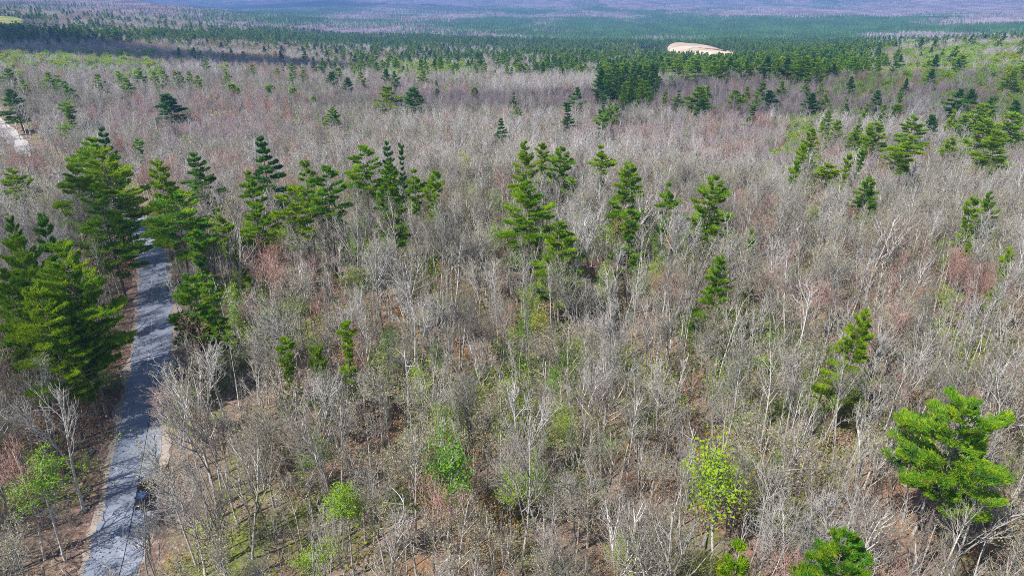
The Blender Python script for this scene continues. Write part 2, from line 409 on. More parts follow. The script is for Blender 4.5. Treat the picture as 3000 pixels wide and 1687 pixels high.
tag(obj('ground', me), 'leaf-littered forest floor rolling away to the valley', kind='structure')
def strip(name, P, offs, lift, m, label, wob=0.0, seed=0):
    d = np.gradient(P, axis=0); d /= np.linalg.norm(d, axis=1)[:, None]; n = np.stack([d[:, 1], -d[:, 0]], 1)
    rr = np.random.default_rng(seed); vs, n_o = [], len(offs)
    for k, o in enumerate(offs):
        e = 0
        if k in (0, n_o-1) and wob:
            e = np.convolve(rr.normal(0, wob, len(P)+8), np.ones(5)/2.2, 'same')[4:-4]
        q = P+n*(o+e)[:, None] if np.ndim(e) else P+n*o
        vs.append(np.stack([q[:, 0], q[:, 1], T(q[:, 0], q[:, 1])+lift[k]], 1))
    Vv = np.stack(vs, 1).reshape(-1, 3); fs = []
    for i in range(len(P)-1):
        for k in range(n_o-1): fs.append((i*n_o+k, i*n_o+k+1, (i+1)*n_o+k+1, (i+1)*n_o+k))
    mb = MB(); mb.poly(Vv, fs); o = obj(name, mb.mesh(name, [m], True)); tag(o, label, kind='structure'); return o
HW = 2.75
strip('verge', ROAD, [-5.4, -4.4, -3.5, 0, 3.3, 4.0, 4.6], [.02, .06, .09, .1, .09, .06, .02], 'verge', 'bare brown leaf-covered verge along the road', .5, 3)
strip('road_shoulder', ROAD, [-HW-.75, -2, 0, 2, HW+.75], [.12, .13, .14, .13, .12], 'sand', 'pale sandy shoulder on both sides of the paved road', .3, 4)
strip('road', ROAD, [-HW, -1.4, 0, 1.4, HW], [.16, .18, .19, .18, .16], 'asphalt', 'worn blue-grey asphalt road curving through the bare wood', .13, 5)
strip('lane', LANE, [-3.6, -1.5, 0, 1.5, 3.6], [.13, .15, .16, .15, .13], 'pale_gravel', 'pale gravel lane leaving the road at upper left', .25, 6)
sm = [k for k in range(len(ROAD)) if ROAD[k][1] < at(445, 1150)[1]]
seg = ROAD[sm]; d_ = np.gradient(seg, axis=0); d_ /= np.linalg.norm(d_, axis=1)[:, None]; seg = seg+np.stack([d_[:, 1], -d_[:, 0]], 1)*.85
strip('road_seam', seg, [-.035, .035], [.2, .2], 'tar', 'dark tar seam running along the near road', .012, 9)
cm = [k for k in range(len(ROAD)) if at(455, 1090)[1] < ROAD[k][1] < at(448, 790)[1]]
seg = ROAD[cm]; d_ = np.gradient(seg, axis=0); d_ /= np.linalg.norm(d_, axis=1)[:, None]; seg = seg-np.stack([d_[:, 1], -d_[:, 0]], 1)*.5
for q0 in range(0, len(seg)-9, 13): strip('road_marking', seg[q0:q0+8], [-.11, .11], [.2, .2], 'old_paint', 'faded pale centre streak on the far stretch of the paved road', .03, 30+q0)
# sand bank far off, meadow on the hill
def patch(name, pix, Hs, m, label, lift=.6, bulge=0.0):
    ps = [at(x, y, h) for (x, y), h in zip(pix, Hs)]
    P3 = np.array([(p[0], p[1], p[2]+h) for p, h in zip(ps, Hs)]); c = P3.mean(0)
    mb = MB(); n = len(P3); rings = 5; vs = []
    for r in range(rings+1):
        t = r/rings
        for p in P3:
            q = c+(p-c)*t; q = q.copy(); q[2] += bulge*(1-t*t)+lift*(1 if r < rings else -.5)+(RNG.normal(0, .25) if r else 0); vs.append(q)
    fs = [(r*n+k, r*n+(k+1) % n, (r+1)*n+(k+1) % n, (r+1)*n+k) for r in range(rings) for k in range(n)]
    for p in P3: vs.append((p[0], p[1], p[2]-25))
    fs += [(rings*n+k, rings*n+(k+1) % n, (rings+1)*n+(k+1) % n, (rings+1)*n+k) for k in range(n)]
    mb.poly(vs, fs); o = obj(name, mb.mesh(name, [m], True)); tag(o, label, kind='structure'); return P3
pit_pix = [(1956, 138), (1964, 130), (1976, 126), (1990, 124), (2015, 127), (2040, 128), (2070, 133), (2100, 140), (2130, 148), (2148, 154), (2110, 156), (2080, 154), (2050, 156), (2010, 150), (1985, 151), (1965, 147)]
pit = patch('sand_bank', pit_pix, [21, 22, 22, 22, 22, 22, 22, 22, 21, 19, 18, 18, 17, 18, 17, 18], 'pit_sand', 'bright bare sand bank cut into the far pine forest')
mead = patch('meadow', [(-60, 52), (0, 47), (45, 50), (75, 60), (70, 70), (0, 72), (-60, 74)], [16]*7, 'meadow', 'small bright green meadow on the hillside at far left')

# ------------------------------------------------------------------ prototypes
P_bare = [bare_tree(H=h, base=b, start=s, limbs=l, spread=sp, fork=fk, lean=le, thick=th) for h, b, s, l, sp, fk, le, th in
          [(17, .14, .44, 15, .52, 0, .03, 1), (18, .18, .40, 16, .72, 1, .05, 1.1), (16, .11, .5, 12, .42, 0, .04, 1), (15, .15, .38, 15, .78, 1, .06, 1.1), (19, .14, .54, 13, .46, 0, .02, 1), (16.5, .16, .38, 16, .6, 1, .09, 1.1), (14, .09, .45, 11, .45, 0, .07, .9)]]
P_bud = [bare_tree(H=h, base=b, start=s, limbs=l, spread=sp, fork=fk, buds=('bud', 1, .08, .13, .7)) for h, b, s, l, sp, fk in
         [(15, .13, .36, 15, .75, 1), (16, .12, .42, 14, .65, 0), (13, .11, .3, 15, .8, 1), (17, .15, .4, 15, .75, 1)]]
P_red = [bare_tree(H=h, base=.12, start=.4, limbs=14, spread=sp, fork=fk, crown_mats=('twig_red',), buds=('bud_red', 1, .07, .12, .5)) for h, sp, fk in [(15, .7, 1), (13, .6, 0)]]
P_leaf = [bare_tree(H=h, base=.13, start=.33, limbs=15, spread=sp, fork=fk, buds=('leaf', 4, .2, .18), trunk_mat='white_bark', crown_mats=('dead_wood',)) for h, sp, fk in [(14, .62, 1), (12, .55, 0), (15, .7, 1)]]
P_yel = [bare_tree(H=h, base=.12, start=.3, limbs=13, spread=.62, fork=1, buds=('leaf_yellow', 3, .26, .18)) for h in (15, 13)]
P_birch = [bare_tree(H=h, base=.14, start=s, limbs=10, spread=.7, fork=fk, trunk_mat='white_bark', crown_mats=('dead_wood',), thick=1.15, lean=.07, tf=.5) for h, s, fk in [(17, .45, 1), (18, .5, 0), (15, .4, 1)]]
P_oldw = [bare_tree(H=16, base=.2, start=.38, limbs=20, spread=.85, fork=1, trunk_mat='white_bark', crown_mats=('dead_wood',), thick=1.1, lean=.05, tf=.6)]
P_slim = [bare_tree(H=h, base=b, start=s_, limbs=l, spread=sp, tf=.7, lean=le, thick=1.1) for h, b, s_, l, sp, le in [(14, .085, .54, 8, .38, .03), (12, .075, .46, 9, .42, .09), (10, .06, .38, 9, .5, .05), (15, .095, .56, 8, .36, .08)]]
P_dense = [bare_tree(H=17, base=.2, start=.2, limbs=38, spread=.62, crown_mats=('twig',), thick=.8, tf=1.6)]
P_bare1 = [bare_tree(H=h, base=.17, start=s, limbs=12, spread=sp, fork=fk, lod=1, thick=1.1) for h, s, sp, fk in [(17, .4, .75, 1), (16, .45, .6, 0), (15, .38, .8, 1), (18, .42, .7, 0)]]
P_mau1 = [bare_tree(H=h, base=.15, start=.4, limbs=14, spread=.8, fork=fk, lod=1, crown_mats=('twig_mauve',)) for h, fk in ((15, 1), (14, 0))]
P_pal1 = [bare_tree(H=h, base=.17, start=.4, limbs=12, spread=.75, fork=fk, lod=1, thick=1.15, crown_mats=('twig_pale', 'bark')) for h, fk in ((16, 1), (17, 0))]
P_bud1 = [bare_tree(H=15, base=.15, start=.36, limbs=12, spread=.8, fork=1, lod=1, buds=('bud', 1, .12, .22, .6))]
P_red1 = [bare_tree(H=15, base=.15, start=.4, limbs=12, spread=.75, fork=1, lod=1, crown_mats=('twig_red',), buds=('bud_red', 1, .1, .2, .3))]
P_leaf1 = [bare_tree(H=13, base=.14, start=.3, limbs=12, spread=.75, fork=1, lod=1, buds=('leaf', 7, .34, .4)), bare_tree(H=14, base=.14, start=.3, limbs=12, spread=.8, fork=1, lod=1, buds=('leaf_yellow', 6, .34, .4, .8))]
PN = {'F': [pine(21, 4.6, .30, 0, 'round', .06), pine(21, 4.6, .26, 0, 'cone', .10, top=.9)],
      'H': [pine(22, 3.6, .52, 0, 'round', .12, dead=22), pine(22, 3.6, .56, 0, 'irr', .10, dead=26)],
      'N': [pine(20, 2.8, .34, 0, 'irr', .15), pine(20, 2.8, .4, 0, 'irr', .2)],
      'Q': [pine(25, 6.4, .48, 0, 'round', .2, dead=24, tuft=1.2, nm='needle_rich')],
      'B': [pine(25, 6.8, .36, 0, 'irr', .22, dead=26, tuft=.95, nm='needle_rich'), pine(25, 6.8, .32, 0, 'cone', .2, dead=26, tuft=1.0, nm='needle_rich'), pine(25, 6.2, .34, 0, 'round', .25, dead=26, tuft=.95)],
      'D': [pine(21, 4.4, .32, 0, 'irr', .12, nm='needle_dark', dead=18), pine(21, 4.6, .3, 0, 'cone', .08, nm='needle_dark', droop=1)],
      'S': [pine(10, 2.4, .12, 0, 'cone', .02, dead=3), pine(8, 2.2, .1, 0, 'round', .02, dead=2)]}
NOM = {'F': (21, 4.6), 'H': (22, 3.6), 'N': (20, 2.8), 'B': (25, 6.5), 'Q': (25, 6.4), 'D': (21, 4.5), 'S': (9, 2.3)}
PN1 = {'F': [pine(20, 4.2, .22, 1, 'cone', .05), pine(20, 4.2, .25, 1, 'round', .08), pine(20, 4.2, .3, 1, 'irr', .05)],
       'D': [pine(20, 4.2, .25, 1, 'cone', .08, nm='needle_dark'), pine(20, 4.2, .3, 1, 'irr', .05, nm='needle_dark')],
       'S': [pine(10, 3.0, .08, 1, 'cone', .0, dead=2, tuft=1.5)]}

def plant(name, pr, x, y, z, s=1.0, sxy=None, rz=0.0, label=None, cat=None, group=None, parts=True, tilt=(0, 0)):
    sxy = sxy or s
    if parts:
        e = bpy.data.objects.new(name, None); e.empty_display_size = .5
        COL.objects.link(e)
        for n_, m_ in (('trunk', pr[0]), ('crown', pr[1])):
            c = bpy.data.objects.new(n_, m_); COL.objects.link(c); c.parent = e
    else:
        e = bpy.data.objects.new(name, joined(pr)); COL.objects.link(e)
    e.location = (x, y, z); e.rotation_euler = (tilt[0], tilt[1], rz); e.scale = (sxy, sxy, s)
    return tag(e, label, cat, group)
JC = {}
def joined(pr):
    """trunk and crown as one mesh, for trees too small in view to show parts"""
    k = pr[0].name+pr[1].name
    if k in JC: return JC[k]
    a, b = pr; me = bpy.data.meshes.new('tree')
    vs = []; lo = []; tot = []; mi = []; off = 0; mats = []
    for m in (a, b):
        v = np.empty(len(m.vertices)*3); m.vertices.foreach_get('co', v); l = np.empty(len(m.loops), np.int32); m.loops.foreach_get('vertex_index', l)
        t = np.empty(len(m.polygons), np.int32); m.polygons.foreach_get('loop_total', t); q = np.empty(len(m.polygons), np.int32); m.polygons.foreach_get('material_index', q)
        vs.append(v); lo.append(l+off); tot.append(t); mi.append(q+len(mats)); off += len(m.vertices); mats += list(m.materials)
    v = np.concatenate(vs); l = np.concatenate(lo); t = np.concatenate(tot)
    me.vertices.add(len(v)//3); me.vertices.foreach_set('co', v); me.loops.add(len(l)); me.loops.foreach_set('vertex_index', l)
    me.polygons.add(len(t)); me.polygons.foreach_set('loop_start', np.concatenate([[0], np.cumsum(t)[:-1]]).astype(np.int32)); me.polygons.foreach_set('loop_total', t)
    me.polygons.foreach_set('material_index', np.concatenate(mi))
    for m in mats: me.materials.append(m)
    me.update(calc_edges=True); JC[k] = me; return me

def scatter(name, pts, protos, label, lean=.04):
    """one mass of vegetation that nobody could count: pts = (x, y, z, scale, scale_xy, rot, index)"""
    pts = np.asarray(pts, float)
    me = bpy.data.meshes.new(name); me.vertices.add(len(pts)); me.vertices.foreach_set('co', pts[:, :3].ravel())
    rot = np.stack([RNG.normal(0, lean, len(pts)), RNG.normal(0, lean, len(pts)), pts[:, 5]], 1)
    for an, ty, val in (('rot', 'FLOAT_VECTOR', rot), ('scl', 'FLOAT_VECTOR', pts[:, [4, 4, 3]]), ('pick', 'INT', pts[:, 6].astype(np.int32))):
        a = me.attributes.new(an, ty, 'POINT'); a.data.foreach_set('value' if ty == 'INT' else 'vector', np.ascontiguousarray(val).ravel())
    o = obj(name, me); tag(o, label, kind='stuff')
    src = bpy.data.collections.new(name+'_kinds')
    for i, m_ in enumerate(protos): src.objects.link(bpy.data.objects.new('%s_%02d' % (name, i), m_))
    g = bpy.data.node_groups.new(name, 'GeometryNodeTree')
    g.interface.new_socket('Geometry', in_out='INPUT', socket_type='NodeSocketGeometry'); g.interface.new_socket('Geometry', in_out='OUTPUT', socket_type='NodeSocketGeometry')
    N = g.nodes; K = g.links; gi = N.new('NodeGroupInput'); go = N.new('NodeGroupOutput')
    ci = N.new('GeometryNodeCollectionInfo'); ci.inputs[0].default_value = src; ci.inputs['Separate Children'].default_value = True; ci.inputs['Reset Children'].default_value = True
    ip = N.new('GeometryNodeInstanceOnPoints'); ip.inputs['Pick Instance'].default_value = True
    def na_(n_, t_):
        q = N.new('GeometryNodeInputNamedAttribute'); q.data_type = t_; q.inputs[0].default_value = n_; return q.outputs[0]
    K.new(gi.outputs[0], ip.inputs['Points']); K.new(ci.outputs[0], ip.inputs['Instance']); K.new(na_('pick', 'INT'), ip.inputs['Instance Index'])
    K.new(na_('rot', 'FLOAT_VECTOR'), ip.inputs['Rotation']); K.new(na_('scl', 'FLOAT_VECTOR'), ip.inputs['Scale'])
    K.new(ip.outputs[0], go.inputs[0])
    md = o.modifiers.new('scatter', 'NODES'); md.node_group = g
    return o

# ------------------------------------------------------------------ the evergreens one can tell apart: top pixel, crown width, kind, height
# (x, y, crown width px, kind, height m, label)
G_MID = 'scattered pines over the bare wood'
PINES = [
 (2868, 1150, 285, 'Q', 24, 'largest bright green pine with a bare lower trunk at right'),
 (2478, 1578, 215, 'F', 19, 'bright green pine top rising from the bottom edge, below the wide twiggy crown'),
 (2165, 1636, 120, 'S', 14, 'rounded bright green pine tip poking in at the bottom edge'),
 (2372, 1655, 90, 'S', 13, 'tiny bright green pine tip just left of the larger bottom-edge top'),
 (2525, 898, 125, 'F', 19, 'upright deep green pine standing alone above the brown clearing at right'),
 (2115, 745, 115, 'F', 18, 'rounded bright green pine alone among bare crowns right of centre'),
 (2210, 702, 26, 'S', 12.5, 'tiny bright green pine tip above the rounded lone pine'),
 (2962, 740, 50, 'N', 17, 'thin ragged pine near the right edge'),
 (2860, 588, 70, 'N', 19, 'small leaning pine left of its yellower twin near the right edge'),
 (2915, 566, 62, 'F', 18, 'small yellow-green flat-topped pine near the right edge'),
 (2540, 508, 95, 'F', 19, 'bright yellow-green conical pine in front of the right-hand pine group'),
 (2427, 476, 110, 'F', 17, 'broad low green pine left of the bright conical one'),
 (2089, 522, 115, 'F', 21, 'bright pine behind a grey fan-shaped bare crown'),
 (1952, 530, 72, 'H', 22, 'narrow pine with tiered green boughs and visible lower trunk'),
 (1835, 466, 125, 'F', 22, 'broad yellow-green pine right of centre with open boughs'),
 (1850, 612, 90, 'N', 18, 'dark green pine standing just below the broad yellow-green pine'),
 (1772, 420, 80, 'H', 22, 'flat-tiered pine with a tall bare trunk right of the middle'),
 (1545, 420, 80, 'F', 23, 'tallest pine of the bright middle clump, at its left'),
 (1622, 436, 105, 'F', 21, 'wide bright pine on the right of the middle clump'),
 (1592, 422, 60, 'N', 21, 'thin pine squeezed inside the bright middle clump'),
 (1560, 540, 150, 'F', 22, 'big bright pine at the front of the middle clump'),
 (1645, 662, 135, 'F', 19, 'cone-shaped bright pine lowest of the middle clump'),
 (1065, 426, 90, 'H', 23, 'dark-topped pine with bare trunk at the left of the centre-left clump'),
 (1135, 420, 70, 'D', 23, 'dark spired pine in the centre-left clump'),
 (1170, 422, 50, 'D', 23, 'slim dark pine on the right shoulder of the centre-left clump'),
 (1148, 470, 105, 'F', 22, 'yellow-tinged pine at the front of the centre-left clump'),
 (1202, 492, 75, 'H', 21, 'ragged pine with drooping tufts in the centre-left clump'),
 (1240, 536, 55, 'N', 19, 'short bright pine between the clump and the slender outer pine'),
 (1280, 510, 60, 'N', 21, 'slender pine at the right end of the centre-left clump'),
 (762, 408, 125, 'D', 25, 'tallest dark pine left of the bare-trunked row'),
 (585, 450, 125, 'D', 22, 'round dark pine standing on its own left of the tallest dark one'),
 (884, 470, 60, 'H', 23, 'pine with dark tip and yellow lower boughs on a long bare trunk'),
 (948, 486, 92, 'H', 23, 'bright pine on a long pale trunk at the right of the row'),
 (835, 548, 95, 'H', 22, 'yellow-green flat crowned pine on a tall pale trunk'),
 (722, 500, 85, 'H', 22, 'pine with spreading mid-height boughs left of the pale trunks'),
 (738, 592, 80, 'H', 19, 'lower pine with sparse boughs below the tallest dark pine'),
 (629, 600, 62, 'H', 20, 'small tufted pine on a thin trunk right of the road'),
 (698, 732, 50, 'S', 11, 'small bright young pine below the bare-trunked row'),
 (560, 676, 95, 'N', 19, 'leaning pine with boughs stepping down to the right beside the road'),
 (478, 562, 150, 'H', 22, 'wide pine arching over the road with its trunk on the right verge'),
 (545, 805, 120, 'F', 18, 'pine overhanging the right side of the road'),
 (625, 835, 90, 'N', 17, 'shorter pine leaning right beside the one overhanging the road'),
 (828, 1005, 85, 'N', 17, 'dark green young pine alone left of the centre foreground'),
 (995, 953, 80, 'N', 17, 'dark green pine with drooping right side in the middle foreground'),
 (935, 990, 45, 'S', 14, 'yellow-green pine tuft just left of the drooping dark pine'),
 (134, 640, 130, 'D', 26, 'dark spire rising from the back of the big left pine mass'),
 (165, 715, 210, 'B', 26, 'huge pine in the middle of the left pine mass'),
 (60, 700, 170, 'B', 25, 'huge pine at the left edge of the pine mass'),
 (240, 765, 140, 'B', 23, 'huge pine whose boughs reach toward the road on its left'),
 (95, 850, 200, 'B', 22, 'lower huge pine at the front of the left pine mass'),
 (205, 885, 130, 'B', 20, 'green pine at the front of the left mass nearest the road'),
 (5, 790, 150, 'B', 22, 'huge pine cut by the left edge of the picture'),
 (33, 620, 80, 'F', 24, 'yellowish pine behind the left pine mass at the edge'),
 (293, 378, 90, 'D', 27, 'dark spiky top above the large pine clump left of the road bend'),
 (245, 402, 130, 'F', 25, 'left pine of the large clump by the road bend'),
 (318, 430, 170, 'B', 25, 'broadest pine of the large clump by the road bend'),
 (372, 470, 120, 'F', 24, 'right pine of the large clump by the road bend'),
 (215, 480, 120, 'F', 23, 'low yellow-green pine at the left foot of the bend clump'),
 (290, 540, 160, 'B', 22, 'yellow-green pine at the front of the bend clump'),
 (42, 490, 88, 'F', 19, 'bright young pine below the pale gravel lane'),
 (400, 410, 42, 'N', 18, 'thin sparse pine right of the bend clump'),
 (190, 300, 78, 'N', 24, 'ragged tall pine above the bend clump'),
 (498, 266, 108, 'D', 25, 'lone tall dark pine with layered boughs at upper left'),
 (30, 252, 72, 'D', 22, 'dark pine beside the utility poles at the left edge'),
 (968, 310, 66, 'F', 20, 'small round green pine alone above the tall dark pines'),
 (1140, 248, 75, 'F', 23, 'bright pine on the left of the upper pair'),
 (1210, 252, 90, 'D', 23, 'dark wide-topped pine on the right of the upper pair'),
 (1155, 206, 36, 'D', 22, 'dark pine tip just above the upper pair'),
 (1697, 252, 55, 'D', 24, 'dark wind-bent pine above the leaning one right of centre'),
 (1668, 302, 82, 'D', 22, 'dark drooping pine below the wind-bent one'),
 (1462, 350, 54, 'D', 19, 'squat dark pine in the shaded strip at the middle'),
 (1512, 318, 44, 'F', 17, 'small round pine below a tiny cone in the upper middle'),
 (1505, 270, 32, 'F', 19, 'tiny bright cone-shaped pine in the upper middle'),
 (1757, 222, 62, 'D', 24, 'dark pine at the left foot of the dense far clump'),
 (1765, 280, 50, 'D', 22, 'very thin dark pine below the dense far clump'),
 (1757, 338, 62, 'N', 20, 'sparse dark pine lowest below the dense far clump'),
]
rest_mid = [  # look-alikes in the middle distance
 (12,196,42,'F'),(58,222,42,'F'),(134,206,52,'F'),(168,218,50,'F'),(188,235,62,'F'),(280,212,48,'F'),(345,206,42,'F'),(368,222,54,'F'),(403,198,56,'F'),(452,206,30,'F'),(476,203,30,'F'),
 (508,205,30,'F'),(524,206,24,'F'),(553,205,30,'F'),(578,216,26,'F'),(660,199,34,'F'),(668,255,42,'S'),(784,260,38,'S'),(855,268,36,'S'),(920,295,28,'S'),(960,143,34,'F'),(850,182,30,'F'),
 (885,195,38,'F'),(850,210,25,'F'),(966,206,44,'D'),(988,195,34,'F'),(1128,198,36,'D'),(1233,202,34,'F'),(1040,186,38,'F'),(1055,205,40,'F'),(1015,222,38,'D'),(1583,168,38,'F'),(1675,180,34,'F'),
 (1703,186,28,'F'),(1905,250,34,'F'),(1785,305,38,'F'),(1807,300,26,'F'),(1858,320,20,'S'),(1950,262,28,'F'),(1988,262,48,'F'),(1280,245,14,'S'),(1285,272,20,'S'),(1385,270,30,'S'),(690,268,22,'S')]
rest_clump = [(1775,178,40,'F'),(1800,172,44,'D'),(1830,168,44,'F'),(1860,178,46,'D'),(1890,185,46,'F'),(1908,205,44,'D'),(1845,215,50,'D'),(1875,228,48,'F'),(1820,222,48,'D'),(1790,212,44,'F'),(1812,195,40,'F'),(1770,200,40,'D'),(1888,212,44,'D'),(1850,240,44,'D')]
rest_clump += [(x_, y_, 46, 'DF'[i % 2]) for i, (x_, y_) in enumerate([(1762,190),(1782,196),(1803,184),(1822,180),(1838,192),(1858,196),(1872,188),(1898,196),(1862,210),(1832,232),(1805,228),(1890,232),(1780,230),(1850,224),(1918,182),(1925,196)])]
rest_row = [(x, 160+(i*37 % 11), 54, 'FD'[i % 3 == 0]) for i, x in enumerate([1935,1960,1985,2005,2023,2050,2078,2098,2116,2144,2194,2217,2248,2280,2295,2310,2342,2365,2392,2404])]
rest_right = [(2039,248,80,'F'),(2074,248,44,'F'),(2052,285,70,'D'),(2167,260,60,'F'),(2190,248,40,'F'),(2237,237,54,'F'),(2221,264,44,'F'),(2268,260,70,'D'),(2210,305,66,'D'),(2295,233,44,'F'),(2365,227,34,'F'),(2501,219,36,'D'),
 (2411,237,30,'F'),(2380,268,64,'D'),(2425,262,46,'F'),(2485,289,42,'F'),(2431,322,48,'F'),(2446,345,54,'F'),(2574,260,42,'D'),(2660,225,26,'D'),(2644,248,28,'F'),(2734,198,34,'D'),(2963,202,48,'F'),(2621,318,44,'S'),
 (2808,256,80,'D'),(2858,256,50,'D'),(2900,283,50,'D'),(2873,295,76,'F'),(2990,287,60,'D'),(2796,318,50,'F'),(2392,369,78,'F'),(2345,432,50,'N'),(2322,480,44,'N'),(2524,361,56,'F'),(2493,400,56,'S'),(2582,350,118,'F'),
 (2690,341,80,'F'),(2680,396,96,'H'),(2792,396,70,'F'),(2885,342,120,'F'),(2978,322,110,'F'),(2930,380,90,'F'),(2485,452,42,'N'),(2528,436,38,'N'),(2630,420,60,'H'),(2740,330,60,'D'),(2840,330,70,'F'),(2600,300,44,'F'),(2545,300,40,'F')]
pine_xy = []
def off_road(x, y, need=4.6):
    for P_, w_ in ((ROAD, need), (LANE, need+1)):
        q = np.hypot(P_[:, 0]-x, P_[:, 1]-y); i = int(q.argmin())
        if q[i] < w_:
            t_ = P_[min(i+2, len(P_)-1)]-P_[max(i-2, 0)]; n_ = np.array([t_[1], -t_[0]]); n_ /= np.linalg.norm(n_); v_ = np.array([x, y])-P_[i]
            sg = 1 if v_@n_ >= 0 else -1; x, y = P_[i]+n_*sg*w_
    return float(x), float(y), float(T(x, y))
def put_pine(px, py, wpx, k, H, label, group=None, cat='pine tree'):
    x, y, z, d = at(px, py, H); nh, nr = NOM[k]; x, y, z = off_road(x, y)
    dep = project(x, y, z+H)[2]
    wm = wpx*dep/FPX; s = H/nh; sx = min(max(wm/(2*nr*.82), .45*s), 1.9*s)
    near = d < 420; pr = R.choice((PN if d < 330 else {**PN, **{'F': PN1['F'], 'D': PN1['D'], 'S': PN1['S']}})[k])
    plant('pine_tree', pr, x, y, z, s, sx, R.uniform(0, 6.28), label, cat, group, parts=near, tilt=(R.gauss(0, .02), R.gauss(0, .02)))
    pine_xy.append((x, y, max(wm*.5, 2)))
for px, py, wpx, k, H, lab in PINES: put_pine(px, py, wpx, k, H, lab)
def zone(v, table): return next(t for q, t in table if v < q)
WD = [(31, 'tiny'), (43, 'small'), (58, 'medium-sized'), (9999, 'broad')]
MX = [(100, 'above the utility poles'), (260, 'above the bend clump'), (440, 'left of the lone layered dark pine'), (620, 'above the lone layered dark pine'), (820, 'right of the lone layered dark pine'), (1000, 'above the small round green pine'), (1260, 'close above the upper pair'), (1560, 'right of the upper pair'), (1750, 'left of the dense far clump'), (9999, 'under the dense far clump')]
RX = [(2150, 'just right of the thin dark pine'), (2330, 'under the rim row'), (2480, 'right of the rim row'), (2620, 'above the broad low pine'), (2760, 'inside the right-hand thicket'), (2880, 'right in the thicket'), (9999, 'against the right edge')]
RY = [(250, 'highest, far back,'), (300, 'in the upper belt,'), (350, 'in the middle belt,'), (9999, 'in the lowest belt,')]
TONE = {'F': 'bright green', 'D': 'dark', 'S': 'bushy green', 'N': 'thin ragged', 'H': 'bare-trunked'}
for a in rest_mid: put_pine(*a, 13 if a[3] == 'S' else 20, '%s %s pine %s' % (zone(a[2], WD), TONE[a[3]], zone(a[0], MX)), 'small pines scattered over the pale bare wood')
for a in rest_clump: put_pine(*a, 25, '%s pine in the %s of the dense clump at the far rim' % (TONE[a[3]], ('back' if a[1] < 190 else 'front')+(' left' if a[0] < 1830 else ' right')), 'pines of the dense far clump')
for a in rest_row: put_pine(*a, 25, '%s pine in the rim row right of the dense clump, %s' % (TONE[a[3]], zone(a[0], [(2090, 'near end'), (2260, 'middle'), (9999, 'right end')])), 'pines in the row along the rim')
for a in rest_right: put_pine(*a, 13 if a[3] == 'S' else (24 if a[2] > 75 else 20), '%s %s pine %s %s' % (zone(a[2], WD), TONE[a[3]], zone(a[1], RY), zone(a[0], RX)), 'pines of the mixed growth at upper right')

# ------------------------------------------------------------------ forest maps (which kind grows where)
GX = np.arange(0, 3001, 200)
GR = [-10, 8, 20, 32, 45, 58, 70, 82, 97, 112, 125, 140, 158, 176]
GM = ["1112222101121232",
      "1112221101124142",
      "1112332211114211",
      "1123222222232111",
      "1124553888212111",
      "2125522114642221",
      "4236667888888655",
      "7434448999999888",
      "8333328999988887",
      "9433218899888774",
      "9755453577788432",
      "9988886789998422",
      "2122478899999222",
      "1001123345789211"]
GMA = np.array([[int(c) for c in r] for r in GM], float)/9.0
def conifer(px, py):
    px = np.clip(px, 0, 2999); py = np.clip(py, GR[0], GR[-1]-.01)
    gx = px/200; i = gx.astype(int); u = gx-i
    j = np.clip(np.searchsorted(GR, py, side='right')-1, 0, len(GR)-2); g = np.array(GR, float); v = (py-g[j])/(g[j+1]-g[j])
    return (GMA[j, i]*(1-u)+GMA[j, i+1]*u)*(1-v)+(GMA[j+1, i]*(1-u)+GMA[j+1, i+1]*u)*v
def vn(x, y, s, seed=0):
    """value noise 0..1"""
    x = np.asarray(x)/s+seed*17.3; y = np.asarray(y)/s-seed*9.1; xi = np.floor(x); yi = np.floor(y); fx = x-xi; fy = y-yi
    fx = fx*fx*(3-2*fx); fy = fy*fy*(3-2*fy)
    h = lambda a, b: np.modf(np.abs(np.sin(a*127.1+b*311.7+seed)*43758.5453))[0]
    return (h(xi, yi)*(1-fx)+h(xi+1, yi)*fx)*(1-fy)+(h(xi, yi+1)*(1-fx)+h(xi+1, yi+1)*fx)*fy
def grid_pts(sp, d0, d1, azm=.78):
    n = int(d1/sp)+1; gx, gy = np.meshgrid(np.arange(-n, n+1)*sp, np.arange(0, n+1)*sp); x = gx.ravel()+RNG.uniform(-.46, .46, gx.size)*sp; y = gy.ravel()+RNG.uniform(-.46, .46, gx.size)*sp
    d = np.hypot(x, y); a = np.abs(np.arctan2(x, y)); k = (d > d0) & (d < d1) & (a < np.where(d < 110, 1.05, azm)); return x[k], y[k]
def clear(x, y):
    k = (pdist(x, y, ROAD) > 5.8) & (pdist(x, y, LANE) > 5.5)
    for P3 in (pit, mead):
        lo = P3.min(0)-2; hi = P3.max(0)+2
        k &= ~((x > lo[0]) & (x < hi[0]) & (y > lo[1]) & (y < hi[1]))
    return k
